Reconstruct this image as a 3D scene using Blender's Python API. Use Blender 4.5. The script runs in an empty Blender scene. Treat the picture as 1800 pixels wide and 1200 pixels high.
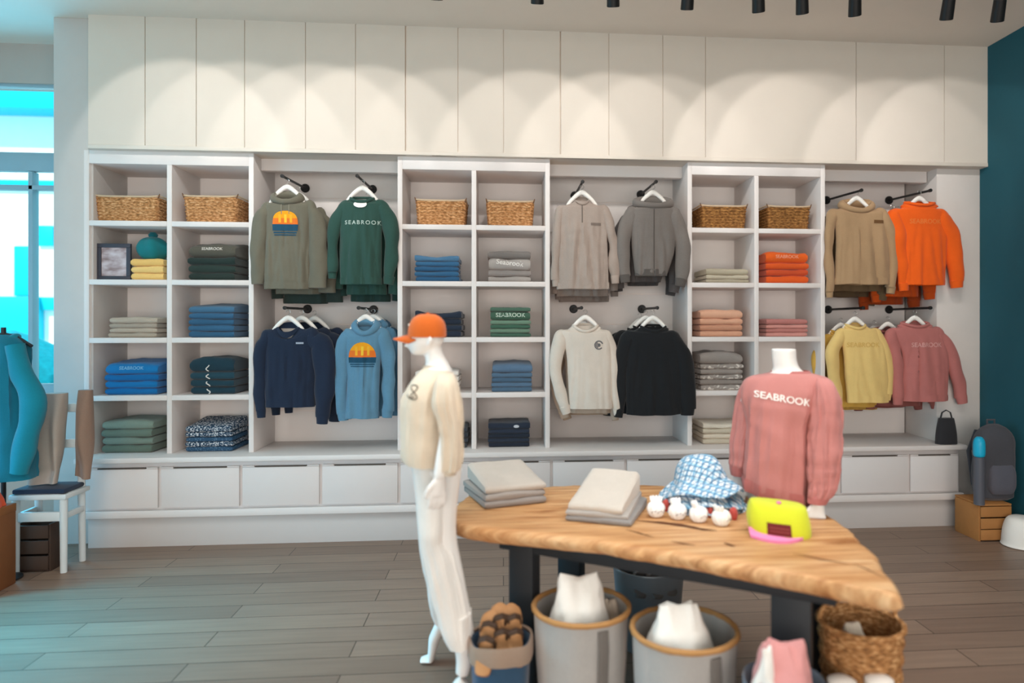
import bpy, bmesh, math, random
from mathutils import Vector, Matrix, noise
from mathutils.bvhtree import BVHTree
C = bpy.context.scene.collection
R = math.radians
PI = math.pi

# ---------------------------------------------------------------- camera
CAM_H, FOC, PCX, PCY, YAW = 1.62, 1200.0, 986.0, 570.0, math.atan(.0842)
cd = bpy.data.cameras.new('camera')
cam = bpy.data.objects.new('camera', cd); C.objects.link(cam)
cam.location = (0, 0, CAM_H); cam.rotation_euler = (PI / 2, 0, -YAW)
cd.sensor_width = 36; cd.lens = FOC / 1800 * 36
cd.shift_x = -(PCX - 900) / 1800; cd.shift_y = (PCY - 600) / 1800
cd.clip_start = .05
cd.dof.use_dof = True; cd.dof.focus_distance = 4.6; cd.dof.aperture_fstop = 0.85
bpy.context.scene.camera = cam
_s, _c = math.sin(YAW), math.cos(YAW)
def at(px, py, Y):
    """world point seen at photo pixel (px,py) standing on the plane Y"""
    a, b = (px - PCX) / FOC, (PCY - py) / FOC
    t = Y / (_c - _s * a)
    return Vector(((_s + _c * a) * t, Y, CAM_H + b * t))
def atz(px, py, Z):
    a, b = (px - PCX) / FOC, (PCY - py) / FOC
    t = (Z - CAM_H) / b
    return Vector(((_s + _c * a) * t, (_c - _s * a) * t, Z))

# ---------------------------------------------------------------- world, lights, exposure
sc = bpy.context.scene
sc.view_settings.view_transform = 'Standard'; sc.view_settings.look = 'None'
sc.view_settings.exposure = 0.0; sc.view_settings.gamma = 1; sc.view_settings.use_curve_mapping = False
w = bpy.data.worlds.new('sky'); sc.world = w; w.use_nodes = True
bg = w.node_tree.nodes['Background']
bg.inputs[0].default_value = (.35, .85, 1.0, 1); bg.inputs[1].default_value = 1.6

def area(name, loc, rot, sx, sy, energy, col):
    l = bpy.data.lights.new(name, 'AREA'); l.shape = 'RECTANGLE'; l.size = sx; l.size_y = sy
    l.energy = energy; l.color = col
    o = bpy.data.objects.new(name, l); C.objects.link(o); o.location = loc; o.rotation_euler = rot
    return o
# the shop's ceiling light row, unseen fill lamps added behind the camera, and the glass front on the left
l_ = area('ceiling_light_row', (.3, 2.3, 3.80), (0, 0, 0), 5.5, 1.6, 100, (.86, .90, .90)); l_.data.spread = R(130)
area('frontal_fill', (.3, -3.0, 1.6), (R(90), 0, 0), 7, 2.6, 250, (1.0, .98, .93))  # fill lamp added to brighten the cubby interiors from the front
l_ = area('frontal_fill', (.3, -3.0, .9), (R(90), 0, 0), 7, 1.4, 40, (1, .60, .42)); l_.data.spread = R(60)  # warm low fill added to imitate bounce off wooden furniture
l_ = area('floor_tint_beam', (-4.3, 3.4, 1.5), (0, R(-50), 0), .8, 1.2, 34, (.0, .62, 1.0)); l_.data.spread = R(60)  # extra narrow beam added to tint the left floor corner cyan
area('side_window_daylight', (-4.45, 2.9, .75), (0, R(-90), 0), 1.3, 2.6, 36, (.25, .62, 1.0))
area('window_daylight', (-3.95, 5.70, 1.9), (R(-90), 0, 0), 1.1, 2.6, 56, (.05, .62, 1.0))
sl = bpy.data.lights.new('sun', 'SUN'); sl.energy = 5.0; sl.angle = R(1); sl.color = (.95, .98, 1)
so = bpy.data.objects.new('sun', sl); C.objects.link(so); so.rotation_euler = (R(42), 0, R(-15))

# ---------------------------------------------------------------- materials
def lin(h):
    h = h.lstrip('#'); v = [int(h[i:i + 2], 16) / 255 for i in (0, 2, 4)]
    return tuple(x / 12.92 if x <= .04045 else ((x + .055) / 1.055) ** 2.4 for x in v)
_M = {}
def base_mat(name, rough=.7, metal=0, spec=.3):
    m = bpy.data.materials.new(name); m.use_nodes = True
    nt = m.node_tree; p = nt.nodes['Principled BSDF']
    p.inputs['Roughness'].default_value = rough; p.inputs['Metallic'].default_value = metal
    p.inputs['Specular IOR Level'].default_value = spec
    return m, nt, p
def N(nt, typ, **kw):
    n = nt.nodes.new(typ)
    for k, v in kw.items():
        if k in n.inputs: n.inputs[k].default_value = v
        else: setattr(n, k, v)
    return n
def coords(nt, scale=(1, 1, 1), rot=(0, 0, 0), kind='Object'):
    t = nt.nodes.new('ShaderNodeTexCoord'); mp = nt.nodes.new('ShaderNodeMapping')
    mp.inputs['Scale'].default_value = scale; mp.inputs['Rotation'].default_value = rot
    nt.links.new(t.outputs[kind], mp.inputs[0]); return mp.outputs[0]
def mixcol(nt, fac, a, b, mode='MIX'):
    m = nt.nodes.new('ShaderNodeMix'); m.data_type = 'RGBA'; m.blend_type = mode
    L = nt.links
    for k, v in (('Factor', fac), ('A', a), ('B', b)):
        s = [i for i in m.inputs if i.name == k and (i.type == 'RGBA' or k == 'Factor' and i.type == 'VALUE')][0]
        if hasattr(v, 'links') or hasattr(v, 'is_linked'): L.new(v, s)
        elif k == 'Factor': s.default_value = v
        else: s.default_value = (*v[:3], 1)
    return [o for o in m.outputs if o.type == 'RGBA'][0]
def ramp(nt, fac, stops):
    r = nt.nodes.new('ShaderNodeValToRGB'); e = r.color_ramp.elements
    e[0].position, e[0].color = stops[0][0], (*stops[0][1], 1)
    e[1].position, e[1].color = stops[-1][0], (*stops[-1][1], 1)
    for p, c in stops[1:-1]:
        n = e.new(p); n.color = (*c, 1)
    nt.links.new(fac, r.inputs[0]); return r.outputs[0]
def bump(nt, p, h, strength=.3, dist=.01):
    b = nt.nodes.new('ShaderNodeBump'); b.inputs['Strength'].default_value = strength; b.inputs['Distance'].default_value = dist
    nt.links.new(h, b.inputs['Height']); nt.links.new(b.outputs[0], p.inputs['Normal'])
def plain(hexc, rough=.6, metal=0, spec=.3, var=.04, scale=8, bmp=0):
    k = ('p', hexc, rough, metal, spec, var, scale, bmp)
    if k in _M: return _M[k]
    m, nt, p = base_mat('paint_' + hexc.lstrip('#'), rough, metal, spec)
    c = lin(hexc); n = N(nt, 'ShaderNodeTexNoise', Scale=scale, Detail=4.0)
    nt.links.new(coords(nt), n.inputs['Vector'])
    nt.links.new(mixcol(nt, n.outputs[0], tuple(x * (1 - var) for x in c), tuple(min(1, x * (1 + var)) for x in c)), p.inputs['Base Color'])
    if bmp: bump(nt, p, n.outputs[0], bmp)
    _M[k] = m; return m
def fabric(hexc, heather=.12, rib=False, rough=.95):
    k = ('f', hexc, heather, rib)
    if k in _M: return _M[k]
    m, nt, p = base_mat('cloth_' + hexc.lstrip('#'), rough, 0, .12)
    c = lin(hexc); L = nt.links; co = coords(nt)
    n1 = N(nt, 'ShaderNodeTexNoise', Scale=320.0, Detail=3.0); n2 = N(nt, 'ShaderNodeTexNoise', Scale=14.0, Detail=3.0)
    L.new(co, n1.inputs['Vector']); L.new(co, n2.inputs['Vector'])
    a = mixcol(nt, n1.outputs[0], tuple(x * (1 - 2 * heather) for x in c), tuple(min(1, x * (1 + 2 * heather) + .01) for x in c))
    b = mixcol(nt, n2.outputs[0], (.88, .88, .88), (1.0, 1.0, 1.0))
    L.new(mixcol(nt, 1.0, a, b, 'MULTIPLY'), p.inputs['Base Color'])
    p.inputs['Sheen Weight'].default_value = .15
    if rib:
        wv = N(nt, 'ShaderNodeTexWave', Scale=55.0); L.new(co, wv.inputs['Vector']); bump(nt, p, wv.outputs[1], .5, .004)
    else: bump(nt, p, n1.outputs[0], .25, .003)
    _M[k] = m; return m
def knit_pattern(hexa, hexb, scale=60, thr=.52, stretch=(1, 1, 1)):
    m, nt, p = base_mat('patterned_knit', .95, 0, .1)
    v = N(nt, 'ShaderNodeTexNoise', Scale=float(scale), Detail=1.0); nt.links.new(coords(nt, stretch), v.inputs['Vector'])
    nt.links.new(ramp(nt, v.outputs[0], [(thr - .03, lin(hexa)), (thr + .03, lin(hexb))]), p.inputs['Base Color']); return m
def woven(hexa, hexb):
    k = ('w', hexa)
    if k in _M: return _M[k]
    m, nt, p = base_mat('woven_seagrass', .85, 0, .2); L = nt.links
    n1 = N(nt, 'ShaderNodeTexNoise', Scale=45.0, Detail=3.0); L.new(coords(nt, (1, 1, 2.6)), n1.inputs['Vector'])
    n2 = N(nt, 'ShaderNodeTexNoise', Scale=9.0, Detail=2.0); L.new(coords(nt), n2.inputs['Vector'])
    c = ramp(nt, n1.outputs[0], [(.33, tuple(x * .45 for x in lin(hexa))), (.52, lin(hexa)), (.68, lin(hexb))])
    L.new(mixcol(nt, 1.0, c, mixcol(nt, n2.outputs[0], (.85, .8, .75), (1.1, 1.1, 1.1)), 'MULTIPLY'), p.inputs['Base Color'])
    bump(nt, p, n1.outputs[0], .5, .006); _M[k] = m; return m
def floor_mat():
    m, nt, p = base_mat('brown_plank_floor', .42, 0, .35); L = nt.links
    co = coords(nt)
    br = N(nt, 'ShaderNodeTexBrick', Scale=1.0); L.new(co, br.inputs['Vector'])
    br.inputs['Color1'].default_value = (*lin('#8d7767'), 1); br.inputs['Color2'].default_value = (*lin('#7c6759'), 1)
    br.inputs['Mortar'].default_value = (*lin('#4a3c33'), 1)
    br.inputs['Brick Width'].default_value = 1.5; br.inputs['Row Height'].default_value = .17
    br.inputs['Mortar Size'].default_value = .003; br.inputs['Bias'].default_value = 0
    n = N(nt, 'ShaderNodeTexNoise', Scale=3.0, Detail=6.0); L.new(coords(nt, (.8, 9, 1)), n.inputs['Vector'])
    L.new(mixcol(nt, 1.0, br.outputs[0], mixcol(nt, n.outputs[0], (.72, .72, .72), (1.2, 1.17, 1.15)), 'MULTIPLY'), p.inputs['Base Color'])
    bump(nt, p, n.outputs[0], .1, .003); return m
def slab_wood():
    m, nt, p = base_mat('live_edge_wood', .5, 0, .3); L = nt.links
    rot = (0, 0, R(28))
    n1 = N(nt, 'ShaderNodeTexNoise', Scale=2.2, Detail=8.0, Roughness=.62); L.new(coords(nt, (1.3, 19, 4), rot), n1.inputs['Vector'])
    n2 = N(nt, 'ShaderNodeTexNoise', Scale=2.0, Detail=5.0); L.new(coords(nt, (1.0, 3.2, 1.5), rot), n2.inputs['Vector'])
    n3 = N(nt, 'ShaderNodeTexNoise', Scale=16.0, Detail=7.0); L.new(coords(nt, (.35, 5, 2), rot), n3.inputs['Vector'])
    c = ramp(nt, n1.outputs[0], [(.27, lin('#8a5c38')), (.42, lin('#c89b70')), (.55, lin('#dcb68c')), (.72, lin('#ebd0ad'))])
    k = ramp(nt, n2.outputs[0], [(.30, lin('#a97c55')), (.40, lin('#ecd9c2')), (1, (1, 1, 1))])
    d = mixcol(nt, 1.0, c, k, 'MULTIPLY')
    L.new(mixcol(nt, 1.0, d, mixcol(nt, n3.outputs[0], (.66, .60, .54), (1.18, 1.18, 1.18)), 'MULTIPLY'), p.inputs['Base Color'])
    bump(nt, p, n3.outputs[0], .25, .006); return m
def plaid():
    m, nt, p = base_mat('blue_plaid_cotton', .95, 0, .1); L = nt.links
    cols = None
    base = lin('#dfe7ec')
    out = None
    for rot, hexc, sc_, thr in (((0, R(20), 0), '#4f8fb8', 11, .70), ((0, R(110), 0), '#7db3d0', 11, .68), ((0, R(20), R(40)), '#2d567e', 17, .86), ((0, R(110), R(40)), '#2d567e', 15, .88)):
        wv = N(nt, 'ShaderNodeTexWave', Scale=float(sc_), Distortion=1.5); L.new(coords(nt, (1, 1, 1), rot), wv.inputs['Vector'])
        f = ramp(nt, wv.outputs[1], [(thr, (0, 0, 0)), (thr + .06, (.75, .75, .75))])
        out = mixcol(nt, f, out if out is not None else base, lin(hexc))
    L.new(out, p.inputs['Base Color']); return m
def picture_mat():
    m, nt, p = base_mat('grey_landscape_print', .5)
    n = N(nt, 'ShaderNodeTexNoise', Scale=9.0, Detail=3.0); nt.links.new(coords(nt, (1, 1, 2)), n.inputs['Vector'])
    nt.links.new(ramp(nt, n.outputs[0], [(.35, lin('#8d7877')), (.5, lin('#b3a3a6')), (.65, lin('#c9bfc4'))]), p.inputs['Base Color']); return m
def glass():
    m, nt, p = base_mat('window_glass', .02, 0, .5)
    p.inputs['Transmission Weight'].default_value = 1; p.inputs['IOR'].default_value = 1.03
    p.inputs['Base Color'].default_value = (.9, .99, 1, 1); return m

WHITE = plain('#e0dad7', .5, var=.015)
BACKP = plain('#ebe4e0', .6, var=.02)
UPPER = plain('#d9cfc3', .6, var=.02)
DRAWER = plain('#dad4d2', .55, var=.015)
MANNE = plain('#e6e1dc', .35, var=.01, spec=.4)
HANGW = plain('#eeeae4', .45, var=.02)
BLACK = plain('#1d1c1c', .45, var=.1)
STEEL = plain('#26282b', .5, var=.12)

# ---------------------------------------------------------------- mesh helpers
class MB:
    def __init__(s): s.v = []; s.f = []
    def add(s, v, f):
        o = len(s.v); s.v += [Vector(p) for p in v]; s.f += [tuple(i + o for i in q) for q in f]; return s
    def box(s, x0, x1, y0, y1, z0, z1, bev=.003):
        b = bmesh.new(); bmesh.ops.create_cube(b, size=1)
        for q in b.verts: q.co = Vector(((x0 + x1) / 2 + q.co.x * (x1 - x0), (y0 + y1) / 2 + q.co.y * (y1 - y0), (z0 + z1) / 2 + q.co.z * (z1 - z0)))
        if bev: bmesh.ops.bevel(b, geom=b.edges[:], offset=bev, segments=2, profile=.5, affect='EDGES')
        b.verts.index_update(); s.add([q.co.copy() for q in b.verts], [[q.index for q in f.verts] for f in b.faces]); b.free(); return s
    def loft(s, rings, cap0=True, cap1=True):
        n = len(rings[0]); o = len(s.v)
        for r in rings: s.v += [Vector(p) for p in r]
        for i in range(len(rings) - 1):
            for j in range(n):
                a, b = o + i * n + j, o + i * n + (j + 1) % n
                s.f.append((a, b, b + n, a + n))
        for flag, i in ((cap0, 0), (cap1, len(rings) - 1)):
            if flag:
                c = len(s.v); r = s.v[o + i * n:o + i * n + n]; s.v.append(sum(r, Vector()) / n)
                for j in range(n):
                    a, b = o + i * n + j, o + i * n + (j + 1) % n
                    s.f.append((b, a, c) if i == 0 else (a, b, c))
        return s
    def tube(s, pts, rad, seg=12, up=(0, 0, 1), cap=True, closed=False, amp=0, freq=30, seed=0):
        P = [Vector(p) for p in pts]; n = len(P)
        rd = rad if isinstance(rad, (list, tuple)) else [rad] * n
        rings = []; nv = None
        for i in range(n):
            t = (P[(i + 1) % n] - P[i - 1]) if closed else (P[min(i + 1, n - 1)] - P[max(i - 1, 0)])
            t.normalize()
            if nv is None:
                nv = Vector(up) - t * t.dot(Vector(up))
                if nv.length < 1e-3: nv = Vector((1, 0, 0)) - t * t.x
            else: nv = nv - t * t.dot(nv)
            nv.normalize(); bv = t.cross(nv)
            r = rd[i]; ra, rb = r if isinstance(r, (tuple, list)) else (r, r)
            ring = []
            for k in range(seg):
                a = 2 * PI * k / seg
                q = P[i] + nv * (ra * math.cos(a)) + bv * (rb * math.sin(a))
                if amp: q += (q - P[i]).normalized() * amp * noise.noise(Vector((q.x * freq + seed, q.y * freq, q.z * freq * .5)))
                ring.append(q)
            rings.append(ring)
        if closed:
            rings.append(rings[0]); return s.loft(rings, False, False)
        return s.loft(rings, cap, cap)
    def lathe(s, prof, seg=32, c=(0, 0, 0), cap=True, fn=None):
        rings = []
        for r, z in prof:
            ring = []
            for k in range(seg):
                a = 2 * PI * k / seg; rr, zz = (r, z) if fn is None else fn(a, r, z)
                ring.append(Vector((c[0] + rr * math.cos(a), c[1] + rr * math.sin(a), c[2] + zz)))
            rings.append(ring)
        return s.loft(rings, cap, cap)
    def build(s, name, mat, parent=None, loc=(0, 0, 0), rot=(0, 0, 0), sharp=40, origin=None):
        if origin is not None:
            for q in s.v: q -= Vector(origin)
        me = bpy.data.meshes.new(name); me.from_pydata([tuple(q) for q in s.v], [], s.f); me.update()
        b = bmesh.new(); b.from_mesh(me); bmesh.ops.recalc_face_normals(b, faces=b.faces[:]); b.to_mesh(me); b.free()
        for p in me.polygons: p.use_smooth = True
        try: me.set_sharp_from_angle(angle=R(sharp))
        except Exception: pass
        me.materials.append(mat)
        o = bpy.data.objects.new(name, me); C.objects.link(o)
        o.location = loc if origin is None or parent else Vector(origin) + Vector(loc); o.rotation_euler = rot
        if parent: o.parent = parent
        return o
def tag(o, label=None, cat=None, group=None, kind=None):
    if label: o['label'] = label
    if cat: o['category'] = cat
    if group: o['group'] = group
    if kind: o['kind'] = kind
    return o
def thing(name, label, cat, loc=(0, 0, 0), rz=0, group=None):
    o = bpy.data.objects.new(name, None); C.objects.link(o); o.empty_display_size = .05
    o.location = loc; o.rotation_euler = (0, 0, rz); return tag(o, label, cat, group)
def struct(name, mb, mat): return tag(mb.build(name, mat), kind='structure')
def copy_tree(o, parent=None):
    c = o.copy(); C.objects.link(c)
    if parent: c.parent = parent
    for ch in list(o.children): copy_tree(ch, c)
    return c
def smooth(vals, n):
    """resample rows of numbers (first = parameter) to n rows with Catmull-Rom"""
    out = []; m = len(vals)
    for k in range(n):
        u = k / (n - 1) * (m - 1); i = min(int(u), m - 2); t = u - i
        p = [vals[max(0, min(m - 1, i + d))] for d in (-1, 0, 1, 2)]
        out.append(tuple(.5 * (2 * b + (c - a) * t + (2 * a - 5 * b + 4 * c - d) * t * t + (3 * b - a - 3 * c + d) * t ** 3) for a, b, c, d in zip(*p)))
    return out
def ridge(x, y, z): return .62 - 2 * abs(noise.noise(Vector((x, y, z))))
def ell(cx, cy, cz, hw, hd, n=48, p=2.4, rot=0, tilt=0):
    r = []
    for k in range(n):
        a = 2 * PI * k / n; c, s = math.cos(a), math.sin(a)
        x = hw * math.copysign(abs(c) ** (2 / p), c); y = hd * math.copysign(abs(s) ** (2 / p), s)
        r.append(Vector((cx + x * math.cos(rot) - y * math.sin(rot), cy + x * math.sin(rot) + y * math.cos(rot), cz + tilt * x)))
    return r
def text_geo(txt, size, bold=.012, space=1.0):
    cu = bpy.data.curves.new('t', 'FONT'); cu.body = txt; cu.size = size; cu.offset = bold * size; cu.align_x = 'CENTER'; cu.align_y = 'CENTER'; cu.space_character = space
    o = bpy.data.objects.new('t', cu); C.objects.link(o)
    dg = bpy.context.evaluated_depsgraph_get(); me = bpy.data.meshes.new_from_object(o.evaluated_get(dg))
    v = [(q.co.x, q.co.y) for q in me.vertices]; f = [tuple(p.vertices) for p in me.polygons]
    bpy.data.objects.remove(o); bpy.data.curves.remove(cu); bpy.data.meshes.remove(me); return v, f
def bvh(o): return BVHTree.FromPolygons([q.co.copy() for q in o.data.vertices], [tuple(p.vertices) for p in o.data.polygons])
def stick(o, pts, d=(0, 1, 0), off=.0025, tree=None, y0=-.08):
    """press flat (x,z) points onto the front of mesh o (local space)"""
    tree = tree or bvh(o); out = []; last = y0
    for x, z in pts:
        h = tree.ray_cast(Vector((x, -1.5, z)), Vector((0, 1, 0)))
        if h[0] is not None: last = h[0].y
        out.append(Vector((x, last - off, z)))
    return out
def print_text(o, txt, size, x, z, mat, name='lettering', rotx=0, bold=.012, space=1.0, off=.0025):
    v, f = text_geo(txt, size, bold, space); c, s = math.cos(rotx), math.sin(rotx)
    pts = [(x + a * c - b * s, z + a * s + b * c) for a, b in v]
    m = MB(); m.add(stick(o, pts, off=off), f); return m.build(name, mat, o)
def patch(o, rows, mat, name, n=14, off=.0025):
    """rows of (z, x0, x1) pressed on the front of o"""
    tree = bvh(o); pts = []
    for z, a, b in rows: pts += [(a + (b - a) * k / n, z) for k in range(n + 1)]
    V = stick(o, pts, off=off, tree=tree); F = []
    for i in range(len(rows) - 1):
        for k in range(n): q = i * (n + 1) + k; F.append((q, q + 1, q + n + 2, q + n + 1))
    return MB().add(V, F).build(name, mat, o)
def rrect(w, d, r, n=8):
    p = []
    for cx, cy, a0 in ((w / 2 - r, d / 2 - r, 0), (-w / 2 + r, d / 2 - r, PI / 2), (-w / 2 + r, -d / 2 + r, PI), (w / 2 - r, -d / 2 + r, 1.5 * PI)):
        for k in range(n + 1): a = a0 + PI / 2 * k / n; p.append((cx + r * math.cos(a), cy + r * math.sin(a)))
    return p
def resample(p, n):
    L = [0]
    for i in range(len(p)): a, b = p[i], p[(i + 1) % len(p)]; L.append(L[-1] + math.dist(a, b))
    out = []; i = 0
    for k in range(n):
        t = L[-1] * k / n
        while L[i + 1] < t: i += 1
        a, b = p[i], p[(i + 1) % len(p)]; u = (t - L[i]) / max(1e-9, L[i + 1] - L[i]); out.append((a[0] + (b[0] - a[0]) * u, a[1] + (b[1] - a[1]) * u))
    return out
# ---------------------------------------------------------------- the room
CEIL = 3.88
YT, YB = 5.30, 5.80                       # tower fronts, tower backs
XR = 3.93                                 # right wall
xt = lambda px: at(px, 595, YT).x
zt = lambda v: CAM_H + (v - CAM_H) * YT / 5.35
struct('floor', MB().box(-6.5, 4.6, -3.2, 6.2, -.08, 0, 0), floor_mat())
struct('ceiling', MB().box(-4.7, 4.6, -3.2, 6.2, CEIL, CEIL + .1, 0), plain('#e2d7ca', .8, var=.02))
struct('wall_right', MB().box(XR, XR + .15, -3.2, 6.2, 0, CEIL, 0), plain('#1f5663', .7, var=.05))
struct('wall_front', MB().box(-4.7, 4.6, -3.3, -3.2, 0, CEIL, 0), WHITE)
m = MB().box(-4.75, -4.6, -3.2, .3, 0, CEIL, 0); m.box(-4.75, -4.6, 4.2, 6.2, 0, CEIL, 0)
m.box(-4.75, -4.6, .3, 4.2, 0, .2, 0); m.box(-4.75, -4.6, .3, 4.2, 3.3, CEIL, 0)
struct('wall_left', m, WHITE)
# back wall with the window opening at its left end
YW = 5.84
zw1 = at(40, 146, YW).z; xw1 = -3.28
m = MB().box(xw1, XR, YW, YW + .2, 0, CEIL, 0); m.box(-4.6, xw1, YW, YW + .2, zw1, CEIL, 0); m.box(-4.6, xw1, YW, YW + .2, 0, .45, 0)
struct('wall_back', m, plain('#b5ada6', .7))
# panelled upper wall over the shelving
xs0 = at(155, 200, 5.25).x
seams = [at(p, 200, 5.25).x for p in (255, 345, 430, 537, 625, 713, 805, 885, 985, 1070, 1165, 1240, 1505, 1660)]
prof = [(xs0, 5.25)]
for i, x in enumerate(seams):
    g = .011 if i in (5, 8) else .006
    prof += [(x - g / 2, 5.25), (x - g / 4, 5.25 + g * 1.6), (x + g / 4, 5.25 + g * 1.6), (x + g / 2, 5.25)]
prof += [(XR, 5.25), (XR, YW), (xs0, YW)]
ZF = zt(2.915)
struct('wall_upper', MB().loft([[(x, y, ZF) for x, y in prof], [(x, y, CEIL) for x, y in prof]]), UPPER)
struct('wall_column', MB().box(at(94, 600, 5.32).x, xs0 - .004, 5.32, YW, 0, CEIL, .004), plain('#c7c2be', .6))
struct('wall_pilaster', MB().box(xt(1652), XR, 5.34, YW, 0, ZF, .003), plain('#d4cdc8', .6))
struct('trim_1', MB().box(xs0, XR, 5.243, 5.255, ZF, ZF + .03, .003), UPPER)

# window frame and panes
wn = tag(bpy.data.objects.new('window_1', None), kind='structure'); C.objects.link(wn); wn.location = (-4, YW, .45)
fm = plain('#8fa9b3', .4)
m = MB(); o = Vector((-4, YW, .45))
def wb(px0, px1, py0, py1, y0=YW + .02, y1=YW + .1):
    a = at(px0, py0, YW); b = at(px1, py1, YW); m.box(a.x, b.x, y0, y1, b.z, a.z, .004)
wb(-80, 100, 140, 152); wb(-80, 100, 264, 300); wb(-80, 100, 322, 333); wb(-80, 100, 676, 700); wb(46, 54, 300, 690)
f_ = m.build('window_frame', fm, wn, origin=o)
m = MB(); a = at(-120, 146, YW); m.box(a.x, xw1, YW + .055, YW + .061, .45, a.z, 0)
m.build('pane', glass(), wn, origin=o)
# ---------------------------------------------------------------- street outside the window
struct('ground', MB().box(-40, 4, 6.21, 30, -.3, -.05, 0), plain('#cfd6d6', .8))
YS = 13.0
th = thing('shop_building', 'white shop building with bright cyan awning seen through the window', 'building', (at(40, 600, YS).x, YS, -.05))
oo = th.location.copy(); wh = plain('#fbfcfc', .7); cy = plain('#12b9cf', .5); cy2 = plain('#0b8fae', .5)
def sb(px0, px1, py0, py1, dy=0, t=.1):
    a = at(px0, py0, YS + dy); b = at(px1, py1, YS + dy); return MB().box(a.x, b.x, YS + dy, YS + dy + t, max(b.z, -.05), a.z, .01)
MB().box(-22, at(300, 600, YS).x, YS, YS + 4, -.05, 9, 0).build('wall', wh, th, origin=oo)
sb(-200, 300, 120, 196, -.5, .5).build('awning', cy, th, origin=oo)
sb(-200, 300, 312, 330, -.12).build('band', cy, th, origin=oo)
for r in ((66, 92, 396, 432), (24, 62, 432, 520), (-60, -10, 432, 520)): sb(*r, -.06).build('window', cy, th, origin=oo)
sb(-200, 58, 520, 600, -.3, .3).build('low_awning', cy, th, origin=oo)
sb(62, 95, 522, 545, -.1).build('window', cy, th, origin=oo)
tr = thing('street_bush', 'turquoise shaded round bush standing on the pavement outside the window', 'bush', tuple(at(20, 640, 9)[:2]) + (-.05,))
m = MB(); pr = [(.02, 0)] + [(.75 * math.sin(PI * k / 14) ** .7, .1 + 1.5 * k / 14) for k in range(1, 14)] + [(.02, 1.6)]
m.lathe(pr, 40, fn=lambda a, r, z: (r * (1 + .25 * noise.noise(Vector((math.cos(a) * 3, math.sin(a) * 3, z * 4)))), z))
m.build('foliage', plain('#0f8f9d', .8, var=.4, scale=20), tr)

# ---------------------------------------------------------------- base drawers and worktop
WT = .66
xl, xr = at(130, 810, 5.15).x, 3.68
b0 = thing('drawer_cabinet', 'long low white cabinet of wide drawers under the shelving', 'cabinet', (0, 5.2, 0))
ob = Vector((0, 5.2, 0))
MB().box(xl + .04, xr - .03, 5.205, 5.79, .222, .622, .002).build('carcass', DRAWER, b0, origin=ob)
MB().box(xl + .06, xr - .05, 5.21, 5.79, 0, .222, .002).build('plinth', plain('#c9c3c0', .6, var=.02), b0, origin=ob)
MB().box(xl + .02, xr - .01, 5.165, 5.207, .222, .272, .004).build('bottom_rail', WHITE, b0, origin=ob)
edges = [xl + .05] + [-2.49 + .571 * k for k in range(11)] + [xr - .04]
for a, b in zip(edges, edges[1:]):
    g = .011; m = MB()
    m.box(a + g, b - g, 5.182, 5.206, .288, .572, .003)
    d = m.build('drawer', DRAWER, b0, origin=ob); wd = b - a
    MB().box(a + g + wd * .16, b - g - wd * .16, 5.180, 5.2, .5725, .581, .001).build('finger_slot_shade', plain('#5a524c', .6), d, origin=ob)  # dark strip standing in for the shade inside the finger slot
    MB().box(a + g, a + g + wd * .15, 5.182, 5.205, .573, .584, .001).build('top_lip', DRAWER, d, origin=ob)
    MB().box(b - g - wd * .15, b - g, 5.182, 5.205, .573, .584, .001).build('top_lip', DRAWER, d, origin=ob)
tag(MB().box(xl, xr, 5.14, 5.795, .622, WT, .006).build('worktop', WHITE, origin=(0, 5.14, .622)), 'long white worktop ledge running under all the shelving and hanging bays', 'worktop')

# ---------------------------------------------------------------- cubby towers
SH = [zt(v) for v in (2.394, 1.955, 1.520, 1.088)]   # shelf tops
ZTOP = zt(2.818)
def tower(px, label):
    x0, xm, x1 = (xt(p) for p in px); t = thing('shelving_unit', label, 'shelving unit', (xm, YT, WT), 0, 'cubby towers along the back wall'); og = t.location.copy()
    T = .036
    MB().box(x0 - T / 2, x0 + T / 2, YT, YB, WT, ZF, .002).build('side_panel', WHITE, t, origin=og)
    MB().box(x1 - T / 2, x1 + T / 2, YT, YB, WT, ZF, .002).build('side_panel', WHITE, t, origin=og)
    MB().box(xm - T / 2, xm + T / 2, YT + .002, YB, WT, ZTOP, .002).build('divider', WHITE, t, origin=og)
    MB().box(x0 + T / 2, x1 - T / 2, YT, YB, ZTOP, ZF, .002).build('top_panel', WHITE, t, origin=og)
    MB().box(x0 + T / 2, x1 - T / 2, YB - .02, YB, WT, ZTOP, 0).build('back_panel', BACKP, t, origin=og)
    for a, b in ((x0, xm), (xm, x1)):
        for z in SH: MB().box(a + T / 2, b - T / 2, YT + .001, YB - .02, z - .038, z, .002).build('shelf', WHITE, t, origin=og)
    return t
tower((152, 297.5, 441.5), 'left white shelving tower of ten cubbies beside the grey column')
tower((703, 833, 962.5), 'middle white shelving tower of ten cubbies behind the standing mannequin')
tower((1212.5, 1330, 1446.5), 'right white shelving tower of ten cubbies with orange and pink folded stacks')
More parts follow.
